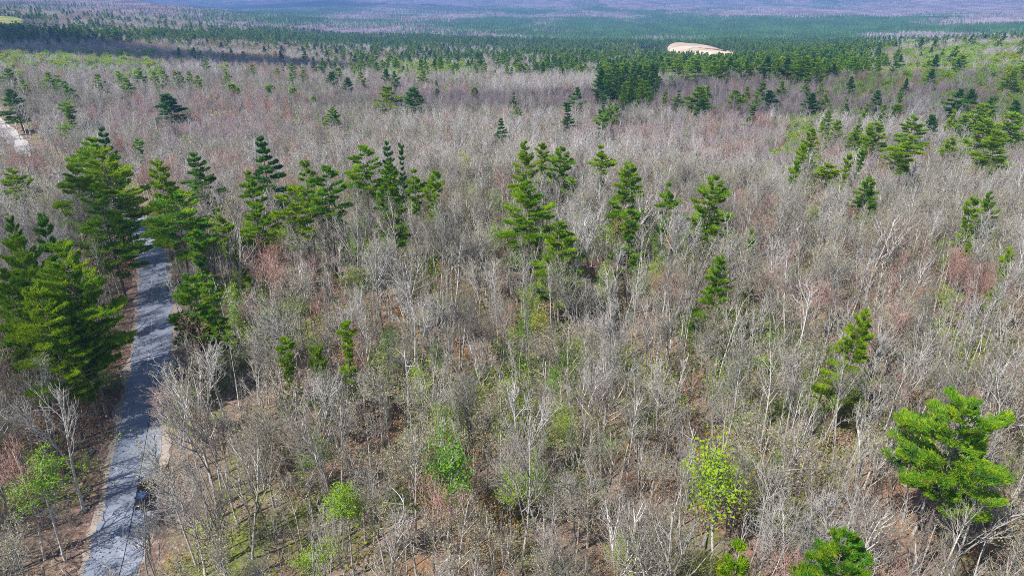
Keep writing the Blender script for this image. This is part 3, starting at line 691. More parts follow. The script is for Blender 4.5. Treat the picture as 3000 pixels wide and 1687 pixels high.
# hand-placed hardwoods: (x, y top, prototype list, height, width scale, name, label)
HW_ = [
 (1188, 735, P_birch, 21, 1.0, 'pale_tree', 'tall white-trunked forked bare tree left of the middle clump'),
 (1535, 1130, P_oldw, 17, .85, 'pale_tree', 'pale-limbed bare tree with many spreading boughs behind the bright birches'),
 (1195, 1240, P_bud, 17, 1.0, 'budding_tree', 'pale trunked tree with cream buds left of the bright green trees'),
 (620, 985, P_birch, 18, 1.0, 'pale_tree', 'tall pale bare tree forking just right of the near road'),
 (500, 1060, P_birch, 16, .9, 'pale_tree', 'leaning pale birch whose boughs reach over the road'),
 (130, 1160, P_oldw, 16, .9, 'pale_tree', 'pale bare tree below the left pine mass, forking low beside the road'),
 (100, 425, P_oldw, 14, .9, 'pale_tree', 'white bare tree spreading beside the pale gravel lane'),
 (1795, 880, P_dense, 21, .9, 'bare_tree', 'dense purplish-grey bare tree shaped like a tall cone in the middle'),
 (2470, 1450, P_dense, 13, 1.5, 'bare_tree', 'low wide grey fan of fine twigs at lower right'),
 (2350, 1215, P_birch, 17, .9, 'pale_tree', 'tall pale forked bare tree left of the largest pine'),
 (1330, 1265, P_leaf, 15, .9, 'leafing_tree', 'upper bright green birch at bottom centre'),
 (1300, 1335, P_leaf, 14, 1.0, 'leafing_tree', 'brightest green birch with a straight white trunk at bottom centre'),
 (1000, 1420, P_leaf, 13, .9, 'leafing_tree', 'bright green birch at the bottom edge left of centre'),
 (1600, 1350, P_leaf, 11, .75, 'leafing_tree', 'small green-leaved tree right of the bright birches'),
 (2140, 1340, P_leaf, 16, 1.15, 'leafing_tree', 'thin green-leaved birch with white forked trunk at lower right'),
 (90, 1375, P_leaf, 13, 1.1, 'leafing_tree', 'soft green leafing tree in the lower left corner'),
 (1310, 1205, P_yel, 12, .8, 'leafing_tree', 'yellow-green leafing tree behind the bright birches'),
 (1360, 455, P_yel, 16, .6, 'leafing_tree', 'tall pale yellow-green sapling between the two pine clumps'),
 (1710, 645, P_leaf, 14, .8, 'leafing_tree', 'bright green leafing tree right of the cone-shaped pine'),
 (1440, 670, P_leaf, 12, .7, 'leafing_tree', 'green leafing tree left of the middle pine clump'),
 (1050, 700, P_leaf, 11, .9, 'leafing_tree', 'green leafing tree under the centre-left pines'),
 (1040, 790, P_yel, 11, .9, 'leafing_tree', 'yellowish leafing tree below the centre-left pines'),
 (1990, 790, P_red, 14, 1.0, 'red_budded_tree', 'rust-red budding tree left of the lone rounded pine'),
 (2290, 1330, P_yel, 9, .6, 'leafing_tree', 'small orange-tinged leafing tree right of the thin birch'),
 (1960, 755, P_leaf, 10, .8, 'leafing_tree', 'green shrubby tree under the narrow tiered pine'),
 (1620, 1085, P_leaf, 9, .8, 'leafing_tree', 'dark green low tree above the white snag at the middle'),
 (40, 158, P_yel, 17, 1.3, 'leafing_tree', 'yellow-green round crown at the far left edge of the shaded pines'),
 (205, 163, P_yel, 17, 1.5, 'leafing_tree', 'widest yellow-green crown in front of the shaded pines'),
 (250, 168, P_yel, 16, 1.2, 'leafing_tree', 'yellow-green crown right of the widest one before the shaded pines'),
 (320, 176, P_yel, 15, 1.0, 'leafing_tree', 'smaller yellow-green crown further right before the shaded pines'),
 (380, 175, P_yel, 15, 1.0, 'leafing_tree', 'orange-tinged crown last in the yellow-green row at left')]
used = {}
for px, py, pr, H, sw, nm, lab in HW_:
    x, y, z, d = at(px, py, H); x, y, z = off_road(x, y); c = used.get(id(pr), 0); used[id(pr)] = c+1; p = pr[c % len(pr)]
    h0 = max(v.co.z for v in p[0].vertices)*1.03; s = H/h0
    plant(nm, p, x, y, z, s, s*sw, R.uniform(0, 6.28), lab, {'leafing_tree': 'leafing tree', 'pale_tree': 'bare tree', 'bare_tree': 'bare tree', 'budding_tree': 'budding tree', 'red_budded_tree': 'budding tree'}[nm])
    pine_xy.append((x, y, 2.0))
# dead snags
def snag(H, n, kind=0):
    mb = MB(); pts, _ = path((0, 0, -.3), (R.gauss(0, .07), R.gauss(0, .07), 1), H, 7, .04, 0)
    mb.tube(pts, [.15*(1-i/10) for i in range(8)], 6, 0, True); b = MB()
    for k in range(n):
        p, d = lerp_pts(pts, R.uniform(.4, .97)); q, _ = path(p, perp(d, radians(R.uniform(25, 70)), R.uniform(0, 6.28)), R.uniform(.6, 3), 3, .12, .05)
        b.tube(q, [.06, .045, .03, .01], 4)
    return mb.mesh('trunk', ['dead_wood']), b.mesh('branches', ['dead_wood'])
SN = [(640, 805, 14, 'white broken snag right of the overhanging pine, left of a pair'), (658, 820, 13, 'white broken snag right of the overhanging pine, right of a pair'),
      (1590, 1020, 16, 'bleached forked snag standing in the middle foreground'), (1010+168, 1030, 16, 'tall white snag left of the middle foreground'),
      (2048, 1235, 13, 'white broken top snag above the thin green birch'), (2270, 1470, 12, 'white Y-shaped snag between the thin birch and the grey twig fan'),
      (1196, 1460, 14, 'thick leaning white snag at the bottom left of centre'), (1005, 600, 13, 'thin pale snag under the bare-trunked pines'), (1970, 1050, 13, 'thin white snag right of the purplish cone tree'),
      (1640, 590, 12, 'short white snag between the middle clump and the narrow pine'), (1820, 720, 10, 'short white stub below the broad yellow-green pine'), (1230, 1220, 8, 'pale short stub behind the cream-budded tree')]
for px, py, H, lab in SN:
    x, y, z, d = at(px, py, H); x, y, z = off_road(x, y); a, b = snag(H, 9 if H > 10 else 2)
    e = obj('dead_snag', None, None, (x, y, z)); tag(e, lab, 'dead tree'); obj('trunk', a, e); obj('branches', b, e); pine_xy.append((x, y, 1))

GREEN = [at(a, b)[:2]+(r_,) for a, b, r_ in [(1450, 690, 9), (1700, 690, 10), (1050, 730, 12), (1080, 830, 8), (1570, 1030, 8), (1620, 1160, 7), (1390, 1200, 6), (1300, 1300, 6), (1640, 1440, 5), (1000, 1500, 4), (1400, 540, 10), (760, 1010, 8), (2130, 1420, 5), (1960, 800, 9), (640, 760, 9), (1150, 1120, 6), (2300, 1120, 5), (300, 1130, 5), (2700, 1020, 6), (880, 620, 12), (1200, 640, 10), (1820, 900, 7), (2500, 560, 14), (560, 1230, 4), (120, 1420, 4)]]
RUST = [at(a, b)[:2]+(r_,) for a, b, r_ in [(1480, 620, 10), (1700, 800, 8), (2730, 740, 14), (2400, 1000, 9), (1700, 1520, 5), (1660, 1350, 5), (2900, 1620, 7), (2300, 1400, 5), (1350, 900, 7), (1000, 980, 6), (2600, 1300, 7), (850, 900, 7), (1780, 1600, 5)]]
def pocket(x, y, L_):
    o = np.zeros(len(x))
    for a, b, r_ in L_: o = np.maximum(o, np.clip(1.5-np.hypot(x-a, y-b)/r_, 0, 1))
    return o
# ---- hardwoods by the hundred
x, y = grid_pts(4.05, 34, 520); k = clear(x, y); x, y = x[k], y[k]
pa = np.array(pine_xy)
dd = np.hypot(x[:, None]-pa[None, :, 0], y[:, None]-pa[None, :, 1])-pa[None, :, 2]*.45
k = dd.min(1) > 1.2
ax, ay, _ = project(x, y, T(x, y)+10); rr = ROAD[(ROAD[:, 1] > 20) & (ROAD[:, 1] < 115)]; qx, qy, _ = project(rr[:, 0], rr[:, 1], T(rr[:, 0], rr[:, 1]))
rx_ = np.interp(ay, qy[::-1], qx[::-1]); k &= ~((ay > 850) & (ay < 1720) & (ax-rx_ > -62) & (ax-rx_ < 58) & (RNG.random(len(x)) < .75))
k &= ~((np.abs(ax-440) < 60) & (ay > 1330) & (ay < 1580)); x, y = x[k], y[k]; z = T(x, y); d = np.hypot(x, y)
px, py, dep = project(x, y, z+11)
u = RNG.random(len(x)); typ = np.full(len(x), 'bare', object)
pb = .28+.3*(vn(x, y, 60, 1) > .6); typ[u < pb] = 'bud'
typ[(u > .5) & (u < .5+.05+.16*(vn(x, y, 45, 2) > .68))] = 'red'
green = (vn(x, y, 40, 3) > .70)*.10+.012
right = (px > 2300)*(py < 440)*(py > 150)*.62*(vn(x, y, 26, 4) > .42)
pk_ = pocket(x, y, GREEN); lf = RNG.random(len(x)) < green+right+.42*pk_; typ[lf] = 'leaf'
typ[RNG.random(len(x)) < .02] = 'birch'
sx_, sy_ = grid_pts(4.1, 34, 260); k = clear(sx_, sy_)
ax, ay, _ = project(sx_, sy_, T(sx_, sy_)+6); k &= ~((ay > 850) & (ay < 1720) & (np.abs(ax-np.interp(ay, qy[::-1], qx[::-1])) < 62)) & ~((np.abs(ax-440) < 60) & (ay > 1350) & (ay < 1560)); sx_, sy_ = sx_[k], sy_[k]
x = np.concatenate([x, sx_]); y = np.concatenate([y, sy_]); typ = np.concatenate([typ, np.full(len(sx_), 'slim', object)]); z = T(x, y); d = np.hypot(x, y); px, py, dep = project(x, y, z+11)
inview = (px > -60) & (px < 3060) & (py < 1760) & (py > 0)
order = np.argsort(d); N_IND = {'bare': 285, 'bud': 240, 'red': 50, 'leaf': 70, 'birch': 30, 'slim': 290}
PR = {'slim': P_slim, 'bare': P_bare, 'bud': P_bud, 'red': P_red, 'leaf': P_leaf[:2]+P_yel, 'birch': P_birch}
NMS = {'slim': ('slender_tree', 'young tree', ['straight', 'crooked', 'wispy', 'leaning'], 'thin grey leafless sapling', 'thin leafless saplings between the taller trees'),
       'bare': ('bare_tree', 'bare tree', ['slim upright', 'broad forked', 'narrow straight', 'wide forked', 'tall high-crowned', 'leaning forked', 'small thin'], 'leafless grey hardwood', 'leafless hardwoods of the near wood'),
       'bud': ('budding_tree', 'budding tree', ['broad forked', 'upright', 'short wide', 'tall forked'], 'cream-budded hardwood', 'cream-budded hardwoods of the near wood'),
       'red': ('red_budded_tree', 'budding tree', ['forked', 'small upright'], 'reddish budding maple', 'reddish budded maples of the near wood'),
       'leaf': ('leafing_tree', 'leafing tree', ['forked green', 'small green', 'tall yellow-green', 'small yellow-green'], 'sparsely leafed hardwood', 'young green-leaved trees of the near wood'),
       'birch': ('white_birch', 'birch tree', ['tall forked', 'tall slim', 'short forked'], 'white leafless birch', 'white birches of the near wood')}
SIDE = [(380, 'left of the road'), (900, 'just right of the road'), (1500, 'left of the centre line'), (2100, 'right of the centre line'), (2600, 'toward the right'), (9999, 'by the right edge')]
DEEP = [(1010, 'well back'), (1200, 'midway up the wood'), (1400, 'in the foreground'), (9999, 'at the bottom edge')]
cnt = dict.fromkeys(N_IND, 0); stuff = []
protos = []; pidx = {}
for kk, lst in (('bare', P_bare1), ('mau', P_mau1), ('pal', P_pal1), ('bud', P_bud1), ('red', P_red1), ('leaf', P_leaf1), ('birch', P_birch[:2]), ('slim', P_slim), ('slimhi', P_slim), ('barehi', P_bare), ('budhi', P_bud), ('redhi', P_red), ('leafhi', P_leaf[:1]+P_yel[:1])):
    pidx[kk] = (len(protos), len(lst)); protos += [joined(p) for p in lst]
for i in order:
    t = typ[i]; s = RNG.uniform(.72, 1.12)*(1 if t != 'leaf' else .75); sx = s*RNG.uniform(.85, 1.2); rz = RNG.uniform(0, 6.28)
    if inview[i] and cnt[t] < N_IND[t]:
        cnt[t] += 1; n_, c_, adj, l_, g_ = NMS[t]; pk = int(RNG.integers(len(adj)))
        sd_ = next(q for f, q in DEEP if py[i] < f)+', '+next(q for f, q in SIDE if px[i] < f)
        plant(n_, PR[t][pk], x[i], y[i], z[i]-.1, s, sx, rz, adj[pk]+' '+l_+' '+sd_, c_, g_, tilt=(R.gauss(0, .05), R.gauss(0, .05)))
    else:
        kk = t+'hi' if (d[i] < 190 and t != 'birch') else t
        if kk in ('bare', 'bud') and RNG.random() < .75: kk = 'mau' if vn(x[i], y[i], 55, 21) < .42 else ('pal' if vn(x[i], y[i], 48, 23) > .55 else kk)
        a, n = pidx[kk]
        stuff.append((x[i], y[i], z[i]-.1, s, sx, rz, a+int(RNG.integers(n))))
print('individual hardwoods', cnt, 'stuff', len(stuff))
scatter('bare_woodland', stuff, protos, 'grey and mauve mass of leafless hardwoods covering the plateau')

# ---- 520 m to 1300 m : hardwoods and conifers
x, y = grid_pts(6.8, 520, 1900, .72); k = clear(x, y); x, y = x[k], y[k]; z = T(x, y); px, py, dep = project(x, y, z+15)
k = (px > -150) & (px < 3150); x, y, z, px, py = x[k], y[k], z[k], px[k], py[k]
cf = conifer(px, py+40)**1.7*.85; cf = cf*(.1+1.8*vn(x, y, 42, 5))*np.where((px < 720) & (py < 92), .38, 1); con = RNG.random(len(x)) < cf
gr = ((px > 2200) & (py > 115) & (py < 290))*.6*(vn(x, y, 50, 6) > .38)+((px > 1130) & (px < 1380) & (py > 165))*.5+((px < 460) & (py > 135) & (py < 215))*.5*(vn(x, y, 30, 2) > .4)+.02
lf = (RNG.random(len(x)) < gr) & ~con
protos = [joined(p) for p in PN1['F']+PN1['D']+P_bare1+P_mau1+P_pal1+P_red1+P_bud1+P_leaf1]
pc = len(PN1['F']+PN1['D'])
rows = []; ci = 0
for i in np.argsort(np.hypot(x, y)):
    s = RNG.uniform(.75, 1.1)
    if con[i]:
        if ci < 95 and 0 < px[i] < 3000:
            ci += 1; p = R.choice(PN1['F']+PN1['D'])
            plant('pine_tree', p, x[i], y[i], z[i], s, s*.95, R.uniform(0, 6.28), 'small far pine in the evergreen fringe at the edge of the plateau', 'pine tree', 'far pines at the plateau edge', parts=False)
            continue
        idx = int(RNG.integers(pc))
    elif lf[i]: idx = len(protos)-1-int(RNG.integers(2))
    else:
        v1, v2 = vn(x[i], y[i], 70, 21), vn(x[i], y[i], 60, 23)
        far_ = math.hypot(x[i], y[i]) > 850
        idx = pc+(int(RNG.integers(4)) if RNG.random() < (.1 if far_ else .35) else (4+int(RNG.integers(2)) if v1 < (.3 if far_ else .45) else (6+int(RNG.integers(2)) if v2 > .45 else 8+int(RNG.integers(2)))))
    rows.append((x[i], y[i], z[i], s*(1 if con[i] else .95), s*(1.0 if con[i] else 1.3), RNG.uniform(0, 6.28), idx))
print('mid', len(rows), 'conifers', int(con.sum()))
scatter('mixed_woodland', rows, protos, 'mixed wood of pines and bare hardwoods around the plateau rim')

# ---- beyond: blocks of forest
def far_patch(kind, W=64.0, n=52, seed=0):
    mb = MB(); r = random.Random(seed); tri = []
    TR, NE = [], []
    for k in range(n):
        gx = (k % 8+r.random())/8*W-W/2; gy = (k//8+r.random())/7*W-W/2
        con_ = r.random() < kind
        if con_:
            H = r.uniform(14, 22); R0 = r.uniform(2.2, 3.6)
            for lv in range(5):
                z0 = H*(.22+.155*lv); z1 = z0+H*.21; rr = R0*(1-lv/5.6); a0 = r.uniform(0, 6)
                for q in range(7):
                    a = a0+q*.9; ro = rr*r.uniform(.7, 1.25); c = (gx, gy, z1)
                    NE.append([c, (gx+ro*cos(a-.33), gy+ro*sin(a-.33), z0+r.uniform(-.6, .6)), (gx+ro*cos(a+.33), gy+ro*sin(a+.33), z0+r.uniform(-.6, .6))])
        else:
            H = r.uniform(11, 16); R0 = r.uniform(2.6, 4.2)
            for q in range(46):
                a = r.uniform(0, 6.28); t = r.random()**.6; zb = H*r.uniform(.35, .75); l = r.uniform(2.0, 4.2)
                bx, by = gx+R0*.45*t*cos(a), gy+R0*.45*t*sin(a)
                ex, ey, ez = gx+R0*t*cos(a+r.gauss(0, .2)), gy+R0*t*sin(a+r.gauss(0, .2)), min(zb+l*(1.1-.5*t), H)
                w_ = r.uniform(.10, .24); b = r.uniform(0, 3.14)
                TR.append([(bx-w_*cos(b), by-w_*sin(b), zb), (bx+w_*cos(b), by+w_*sin(b), zb), (ex, ey, ez)])
            TR.append([(gx-.3, gy, 0), (gx+.3, gy, 0), (gx, gy, H*.8)]); TR.append([(gx, gy-.3, 0), (gx, gy+.3, 0), (gx, gy, H*.8)])
    # one mesh island per tree would lose the shape: islands vary by bough
    if NE: mb.tris(NE, 0)
    if TR: mb.tris(TR, 1)
    return mb.mesh('forest_block', ['needle_far', 'twig_far'])
kinds = [.0, .04, .12, .3, .55, .8, 1.0]
protos = [far_patch(k_, seed=i*3+q) for i, k_ in enumerate(kinds) for q in range(2)]
x, y = grid_pts(58, 1900, 9500, .70); 
def far_rows(x, y, sc=1.0):
    k = clear(x, y); x, y = x[k], y[k]; z = T(x, y); px, py, dep = project(x, y, z+15)
    k = (px > -250) & (px < 3250) & (py > -90); x, y, z, px, py = x[k], y[k], z[k], px[k], py[k]
    cf = (conifer(px, py+14)*.95+(1.0*(vn(x*1.4, y*.5, 330, 8)-.5)+.5*(vn(x, y*.5, 120, 9)-.5))); idx = np.clip(np.round(np.clip(cf, 0, 1)**1.35*6.6-.2), 0, 6).astype(int)
    sh = T(x+30, y)-T(x-30, y)
    return [(x[i], y[i], z[i]-1, RNG.uniform(.9, 1.1), sc, RNG.integers(4)*pi/2+RNG.normal(0, .3), idx[i]*2+int(RNG.integers(2))) for i in range(len(x))]
rows = far_rows(x, y)
print('far blocks', len(rows))
scatter('distant_forest', rows, protos, 'distant valley forest in bands of dark evergreen and lavender bare wood', lean=.01)

# ---- undergrowth
def sticks():
    mb = MB()
    for k in range(9):
        p = (R.gauss(0, 1.2), R.gauss(0, 1.2), .08); a = R.uniform(0, 6.28)
        pts, _ = path(p, (cos(a), sin(a), R.uniform(-.02, .12)), R.uniform(1, 4), 3, .08, 0); mb.tube(pts, [.05, .04, .03, 0], 4, 0)
    return mb.mesh('fallen_sticks', ['dead_wood'])
def shrub(leafm, n=26, h=1.8, sz=.12, per=5):
    mb = MB(); tips = []
    for k in range(n):
        p = (R.gauss(0, .5), R.gauss(0, .5), 0)
        pts, _ = path(p, (R.gauss(0, .5), R.gauss(0, .5), 1), h*R.uniform(.5, 1.2), 3, .2, .05)
        mb.tube(pts, [.018, .014, .01, 0], 3, 0)
        for t in (.5, .7, .9):
            q, d = lerp_pts(pts, t); pp, _ = path(q, perp(d, .8, R.uniform(0, 6.28)), .5, 1, .1, .1); mb.tube(pp, [.012, 0], 3, 0); tips.append(pp[-1])
        tips.append(pts[-1])
    mb.tris(specks(tips, per, .22, sz), 1)
    return mb.mesh('shrub', ['twig', leafm])
protos = [shrub('leaf', 22, 1.6, .14, 4), shrub('leaf_yellow', 24, 1.9, .12, 3), shrub('leaf_rust', 20, 1.6, .14, 3), shrub('twig', 40, 2.6, .02, 1), shrub('leaf', 18, 3.0, .15, 3), shrub('bud', 30, 3.2, .1, 2), shrub('leaf_rust', 16, 3.4, .12, 2), sticks(), shrub('leaf_dead', 34, .9, .16, 6)]
x, y = grid_pts(2.7, 30, 330, .76); k = (pdist(x, y, ROAD) > 4.2) & (pdist(x, y, LANE) > 4.6); x, y = x[k], y[k]
g1 = vn(x, y, 28, 12); g2 = vn(x, y, 22, 13)
g1 = np.maximum(g1, pocket(x, y, GREEN)*.9); g2 = np.maximum(g2, pocket(x, y, RUST)*.9)
keep = RNG.random(len(x)) < .42+.5*(g1 > .55)+.45*(g2 > .66); x, y, g1, g2 = x[keep], y[keep], g1[keep], g2[keep]; z = T(x, y)
rows = []
for i in range(len(x)):
    r_ = RNG.random()
    if g1[i] > .55 and r_ < .6: idx = int(RNG.choice([0, 1, 4, 0]))
    elif g2[i] > .66 and r_ < .6: idx = int(RNG.choice([2, 6]))
    else: idx = int(RNG.choice([3, 5, 3, 1, 6, 7, 5, 7, 8]))
    b_ = 1.9 if idx in (0, 1, 4, 6) and RNG.random() < .45 else 1
    rows.append((x[i], y[i], z[i]-.05, RNG.uniform(.6, 1.3)*b_, RNG.uniform(.7, 1.5)*b_, RNG.uniform(0, 6.28), idx))
scatter('undergrowth', rows, protos, 'twiggy undergrowth with green, yellow and rust leaves on the forest floor', lean=.1)
print('shrubs', len(rows))

# ------------------------------------------------------------------ rocks, logs, poles
def rock(seed):
    import bmesh
    bm = bmesh.new(); bmesh.ops.create_icosphere(bm, subdivisions=2, radius=1); r = random.Random(seed)
    ph = [r.uniform(0, 6) for _ in range(6)]
    for v in bm.verts:
        c = v.co; f = 1+.22*sin(c.x*3+ph[0])*cos(c.y*2.5+ph[1])+.15*sin(c.z*5+ph[2])+r.gauss(0, .03); v.co = Vector((c.x*f, c.y*f*.75, c.z*f*.5))
    me = bpy.data.meshes.new('boulder'); bm.to_mesh(me); bm.free(); me.materials.append(M['stone']); return me
RK = [rock(i) for i in range(4)]
for i, (px_, py_, s) in enumerate([(293, 1250, .55), (302, 1258, .4), (285, 1290, .6), (270, 1330, .95), (262, 1345, .6), (262, 1435, .8), (250, 1455, .6), (258, 1490, .7), (250, 1505, .9), (240, 1512, .5), (230, 1540, .6), (205, 1600, .8), (165, 1625, .6), (345, 1065, .6), (350, 1080, .5), (298, 1302, .45)]):
    x_, y_, z_, _ = at(px_, py_); o = obj('boulder', RK[i % 4], None, (x_, y_, z_+s*.15)); s *= .62; o.scale = (s, s*.9, s); o.rotation_euler = (.1*i, 0, i*1.7)
    tag(o, 'grey boulder in the broken line of stones left of the near road', 'boulder', 'boulders along the left verge')
LG = [(1375, 1262, .9, 'dark fallen log behind the bright green birches'), (2010, 905, .3, 'pale fallen log above the brown clearing'), (2070, 1545, 1.2, 'fallen grey log at the foot of the thin green birch'), (960, 1180, 2.4, 'fallen log among bare trunks left of centre'), (2870, 1560, .5, 'thin fallen log right of the largest pine trunk')]
for i, (a, b, rz, lab) in enumerate(LG):
    x_, y_, z_, _ = at(a, b); mb = MB(); pts, _ = path((-3.5, 0, .15), (1, 0, 0), 7, 5, .03, 0); mb.tube(pts, [.24, .22, .2, .17, .13, .09], 7, 0, True)
    for t in (.4, .6, .8):
        p, d3 = lerp_pts(pts, t); q, _ = path(p, perp(d3, .9, R.uniform(0, 3)), 1.2, 2, .1, .1); mb.tube(q, [.06, .04, 0], 4)
    o = obj('fallen_log', mb.mesh('fallen_log', ['bark' if i != 1 else 'dead_wood']), None, (x_, y_, z_)); o.rotation_euler = (0, 0, rz); tag(o, lab, 'log')
for i, (a, b, H, lab) in enumerate([(2, 318, 9.5, 'pale utility pole nearest the left edge beside the gravel lane'), (44, 358, 8.5, 'pale utility pole between two others beside the gravel lane'), (69, 368, 9.5, 'pale utility pole closest to the road junction')]):
    x_, y_, z_, _ = at(a, b, H); e = obj('utility_pole', None, None, (x_, y_, z_)); tag(e, lab, 'utility pole')
    mb = MB(); mb.tube([(0, 0, -.5), (0, 0, H*.5), (0, 0, H)], [.2, .18, .14], 8, 0, True); obj('pole', mb.mesh('pole', ['pole_wood']), e)
    mb = MB(); mb.tube([(0, 0, H-.02), (0, 0, H+.12), (0, 0, H+.25)], [.05, .08, .05], 8, 0, True); obj('insulator', mb.mesh('insulator', ['stone']), e)
    pine_xy.append((x_, y_, 1))

# ------------------------------------------------------------------ the parked car
def make_car(x, y, z, rz):
    e = obj('parked_car', None, None, (x, y, z)); e.rotation_euler = (0, 0, rz); tag(e, 'dark car with blue-tinted glass pulled in at the right side of the road', 'car')
    # stations along the length (y): half width, sill, belt height
    st = [(-2.25, .70, .45, .72), (-2.15, .84, .32, .82), (-1.6, .90, .28, .93), (-.9, .91, .27, .98), (0, .92, .27, 1.0), (1.0, .92, .27, 1.02), (1.8, .90, .28, 1.03), (2.2, .84, .34, 1.0), (2.3, .74, .46, .86)]
    mb = MB(); vs = []; n = 10
    for (yy, hw, lo, hi) in st:
        prof = [(-hw*.8, lo), (-hw, lo+.12), (-hw, (lo+hi)/2), (-hw*.97, hi-.1), (-hw*.86, hi), (hw*.86, hi), (hw*.97, hi-.1), (hw, (lo+hi)/2), (hw, lo+.12), (hw*.8, lo)]
        vs += [(a, yy, b) for a, b in prof]
    fs = [(i*n+k, (i+1)*n+k, (i+1)*n+(k+1) % n, i*n+(k+1) % n) for i in range(len(st)-1) for k in range(n)]
    fs += [tuple(range(n)), tuple(reversed(range((len(st)-1)*n, len(st)*n)))]
    mb.poly(vs, fs); obj('body', mb.mesh('body', ['car_paint'], True), e)
    # glasshouse
    g = [(-1.05, .80, .99), (-.35, .66, 1.42), (.2, .66, 1.48), (1.3, .65, 1.46), (2.0, .76, 1.03)]
    mb = MB(); mb.poly([(-.66, -.33, 1.425), (.66, -.33, 1.425), (.67, .2, 1.49), (-.67, .2, 1.49), (.65, 1.32, 1.47), (-.65, 1.32, 1.47), (-.66, -.33, 1.46), (.66, -.33, 1.46), (.67, .2, 1.53), (-.67, .2, 1.53), (.65, 1.32, 1.51), (-.65, 1.32, 1.51)],
            [(6, 7, 8, 9), (9, 8, 10, 11), (0, 1, 7, 6), (5, 4, 10, 11), (1, 2, 8, 7), (2, 4, 10, 8), (0, 3, 9, 6), (3, 5, 11, 9)]); obj('roof', mb.mesh('roof', ['car_paint']), e)
    def pane(nm_, v, rev=False):
        q = MB(); v2 = [tuple(c) for c in v]; cx = [sum(c[i] for c in v)/4 for i in range(3)]
        q.poly(v2+[(c[0]-(c[0]-0)*.03, c[1], c[2]-.02) for c in v2], [(0, 1, 2, 3), (7, 6, 5, 4), (0, 4, 5, 1), (1, 5, 6, 2), (2, 6, 7, 3), (3, 7, 4, 0)]); obj(nm_, q.mesh(nm_, ['car_glass']), e)
    pane('windscreen', [(-.76, -1.05, .985), (.76, -1.05, .985), (.64, -.36, 1.42), (-.64, -.36, 1.42)])
    pane('rear_window', [(-.64, 1.36, 1.46), (.64, 1.36, 1.46), (.74, 2.0, 1.03), (-.74, 2.0, 1.03)])
    for s in (-1, 1):
        pane('side_window', [(s*.79, -.9, 1.0), (s*.80, .25, 1.01), (s*.68, .2, 1.46), (s*.67, -.3, 1.41)])
        pane('side_window', [(s*.80, .33, 1.01), (s*.79, 1.8, 1.03), (s*.66, 1.3, 1.45), (s*.68, .28, 1.46)])
        q = MB(); q.tube([(s*.86, -.75, 1.0), (s*1.04, -.78, 1.06)], [.07, .1], 6, 0, True); obj('mirror', q.mesh('mirror', ['car_paint']), e)
        q = MB(); q.poly([(s*.42, -2.262, .62), (s*.74, -2.2, .64), (s*.78, -2.16, .78), (s*.42, -2.235, .73)], [(0, 1, 2, 3)]); obj('headlight', q.mesh('headlight', ['lamp']), e)
        for yy in (-1.42, 1.42):
            wv = obj('wheel', None, e, (s*.82, yy, .33))
            q = MB(); q.tube([(-.11, 0, 0), (.11, 0, 0)], [.33, .33], 18, 0, True); obj('tyre', q.mesh('tyre', ['rubber']), wv)
            q = MB(); q.tube([(s*.10, 0, 0), (s*.125, 0, 0)], [.2, .18], 12, 0, True); obj('rim', q.mesh('rim', ['chrome']), wv)
    q = MB(); q.poly([(-.3, -2.268, .5), (.3, -2.268, .5), (.3, -2.262, .6), (-.3, -2.262, .6)], [(0, 1, 2, 3)]); obj('grille', q.mesh('grille', ['chrome']), e)
x_, y_, z_, _ = at(443, 1462); dr = ROAD[np.argmin(np.hypot(ROAD[:, 0]-x_, ROAD[:, 1]-y_))]
i_ = int(np.argmin(np.hypot(ROAD[:, 0]-x_, ROAD[:, 1]-y_))); dv = ROAD[i_+3]-ROAD[i_-3]; dv /= np.linalg.norm(dv)
cx, cy = ROAD[i_]+np.array([dv[1], -dv[0]])*2.1
make_car(cx, cy, float(T(cx, cy))+.19, math.atan2(dv[1], dv[0])-pi/2)

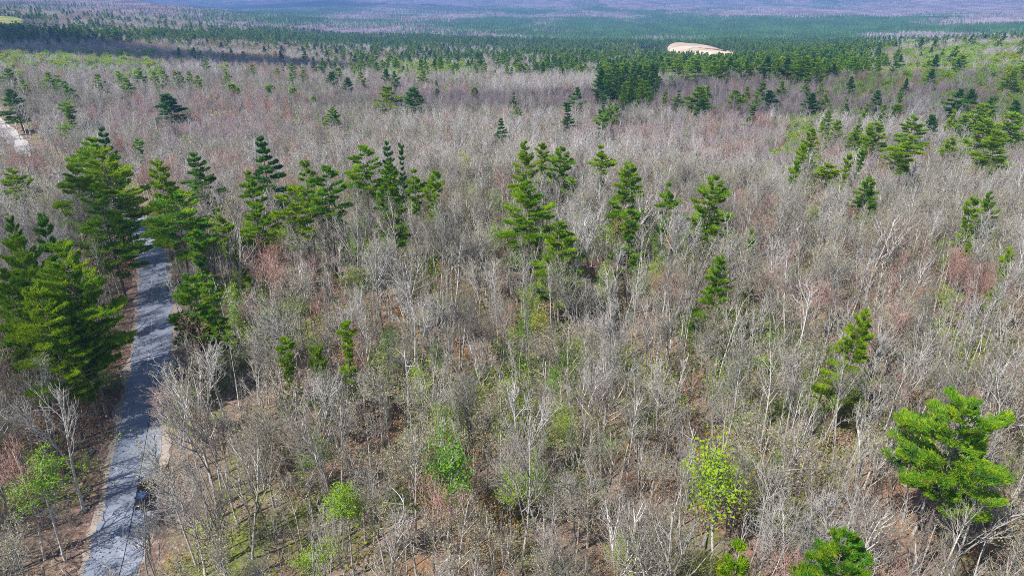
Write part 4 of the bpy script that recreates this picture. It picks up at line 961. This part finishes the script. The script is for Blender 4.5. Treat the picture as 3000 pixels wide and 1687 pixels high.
# ------------------------------------------------------------------ clouds overhead, well above the frame: their shade lies in patches on the wood; some added only for more shade
M['cloud'] = bpy.data.materials.new('cloud'); M['cloud'].use_nodes = True; t = M['cloud'].node_tree; N = t.nodes; K = t.links
N['Principled BSDF'].inputs['Base Color'].default_value = (.85, .86, .88, 1); N['Principled BSDF'].inputs['Roughness'].default_value = 1
tr_ = N.new('ShaderNodeBsdfTransparent'); ms_ = N.new('ShaderNodeMixShader'); ms_.inputs[0].default_value = .78
K.new(N['Principled BSDF'].outputs[0], ms_.inputs[1]); K.new(tr_.outputs[0], ms_.inputs[2]); K.new(ms_.outputs[0], N['Material Output'].inputs[0])
def cloud(px, py, wx, wy, alt, seed, label, rz=0.0):
    import bmesh
    gx, gy, gz, _ = at(px, py, 12 if py < 400 else 0); t = alt/-sd[2]
    bm = bmesh.new(); bmesh.ops.create_icosphere(bm, subdivisions=5, radius=1); r = random.Random(seed); ph = [r.uniform(0, 6) for _ in range(12)]
    for v in bm.verts:
        c = v.co; f = 1+.22*sin(c.x*3+ph[0])*cos(c.y*3.3+ph[1])+.13*sin(c.x*7+ph[2])*sin(c.y*6+ph[3]+c.z*5)+.09*sin(c.x*14+ph[4])*sin(c.y*13+ph[5])*cos(c.z*12)+.05*sin(c.x*27+ph[6])*sin(c.y*25+ph[7])
        v.co = Vector((c.x*f, c.y*f, c.z*f if c.z > 0 else c.z*.35))
    me = bpy.data.meshes.new('cloud'); bm.to_mesh(me); bm.free(); me.materials.append(M['cloud'])
    for p in me.polygons: p.use_smooth = True
    o = obj('cloud', me, None, (gx-sd[0]*t, gy-sd[1]*t, gz+alt)); o.scale = (wx, wy, (wx*wy)**.5*.35); o.rotation_euler = (0, 0, rz); tag(o, label, kind='stuff')
cloud(820, 14, 1500, 420, 2600, 1, 'white cloud above the far valley')
cloud(760, 22, 900, 260, 3100, 7, 'extra cloud stacked over the far valley to deepen its shade')  # unseen, stacked over the first cloud to darken the valley
cloud(700, 14, 1200, 300, 3700, 8, 'highest extra cloud added over the far valley for deeper shade')  # third unseen layer, added so the valley shade gets deeper
cloud(90, 120, 330, 110, 900, 2, 'white cloud above the left hillside pines', -.3)
cloud(70, 118, 300, 95, 1050, 9, 'extra cloud added to double the shade on the left hillside pines', -.3)  # added above the previous cloud to strengthen the hillside shade
cloud(2650, 245, 270, 62, 700, 3, 'long white cloud above the right plateau', .05)
cloud(-120, 1150, 30, 60, 420, 6, 'small unseen cloud added to shade the left foreground')  # out of view, added to dim the left foreground
# ------------------------------------------------------------------ haze
hz = MB(); a, b, zl, zh = 17000, 17000, -420, 66
hz.poly([(-a, -a, zl), (a, -a, zl), (a, b, zl), (-a, b, zl), (-a, -a, zh), (a, -a, zh), (a, b, zh), (-a, b, zh)], [(0, 3, 2, 1), (4, 5, 6, 7), (0, 1, 5, 4), (1, 2, 6, 5), (2, 3, 7, 6), (3, 0, 4, 7)])
hm = bpy.data.meshes.new('x'); M['haze'] = bpy.data.materials.new('haze'); M['haze'].use_nodes = True; t = M['haze'].node_tree; t.nodes.remove(t.nodes['Principled BSDF'])
pv = t.nodes.new('ShaderNodeVolumePrincipled'); pv.inputs['Color'].default_value = (.26, .48, 1.0, 1); pv.inputs['Density'].default_value = .00016; pv.inputs['Anisotropy'].default_value = .1
t.links.new(pv.outputs[0], t.nodes['Material Output'].inputs['Volume'])
HZ = True
if HZ: tag(obj('haze', hz.mesh('haze', ['haze'])), kind='stuff')
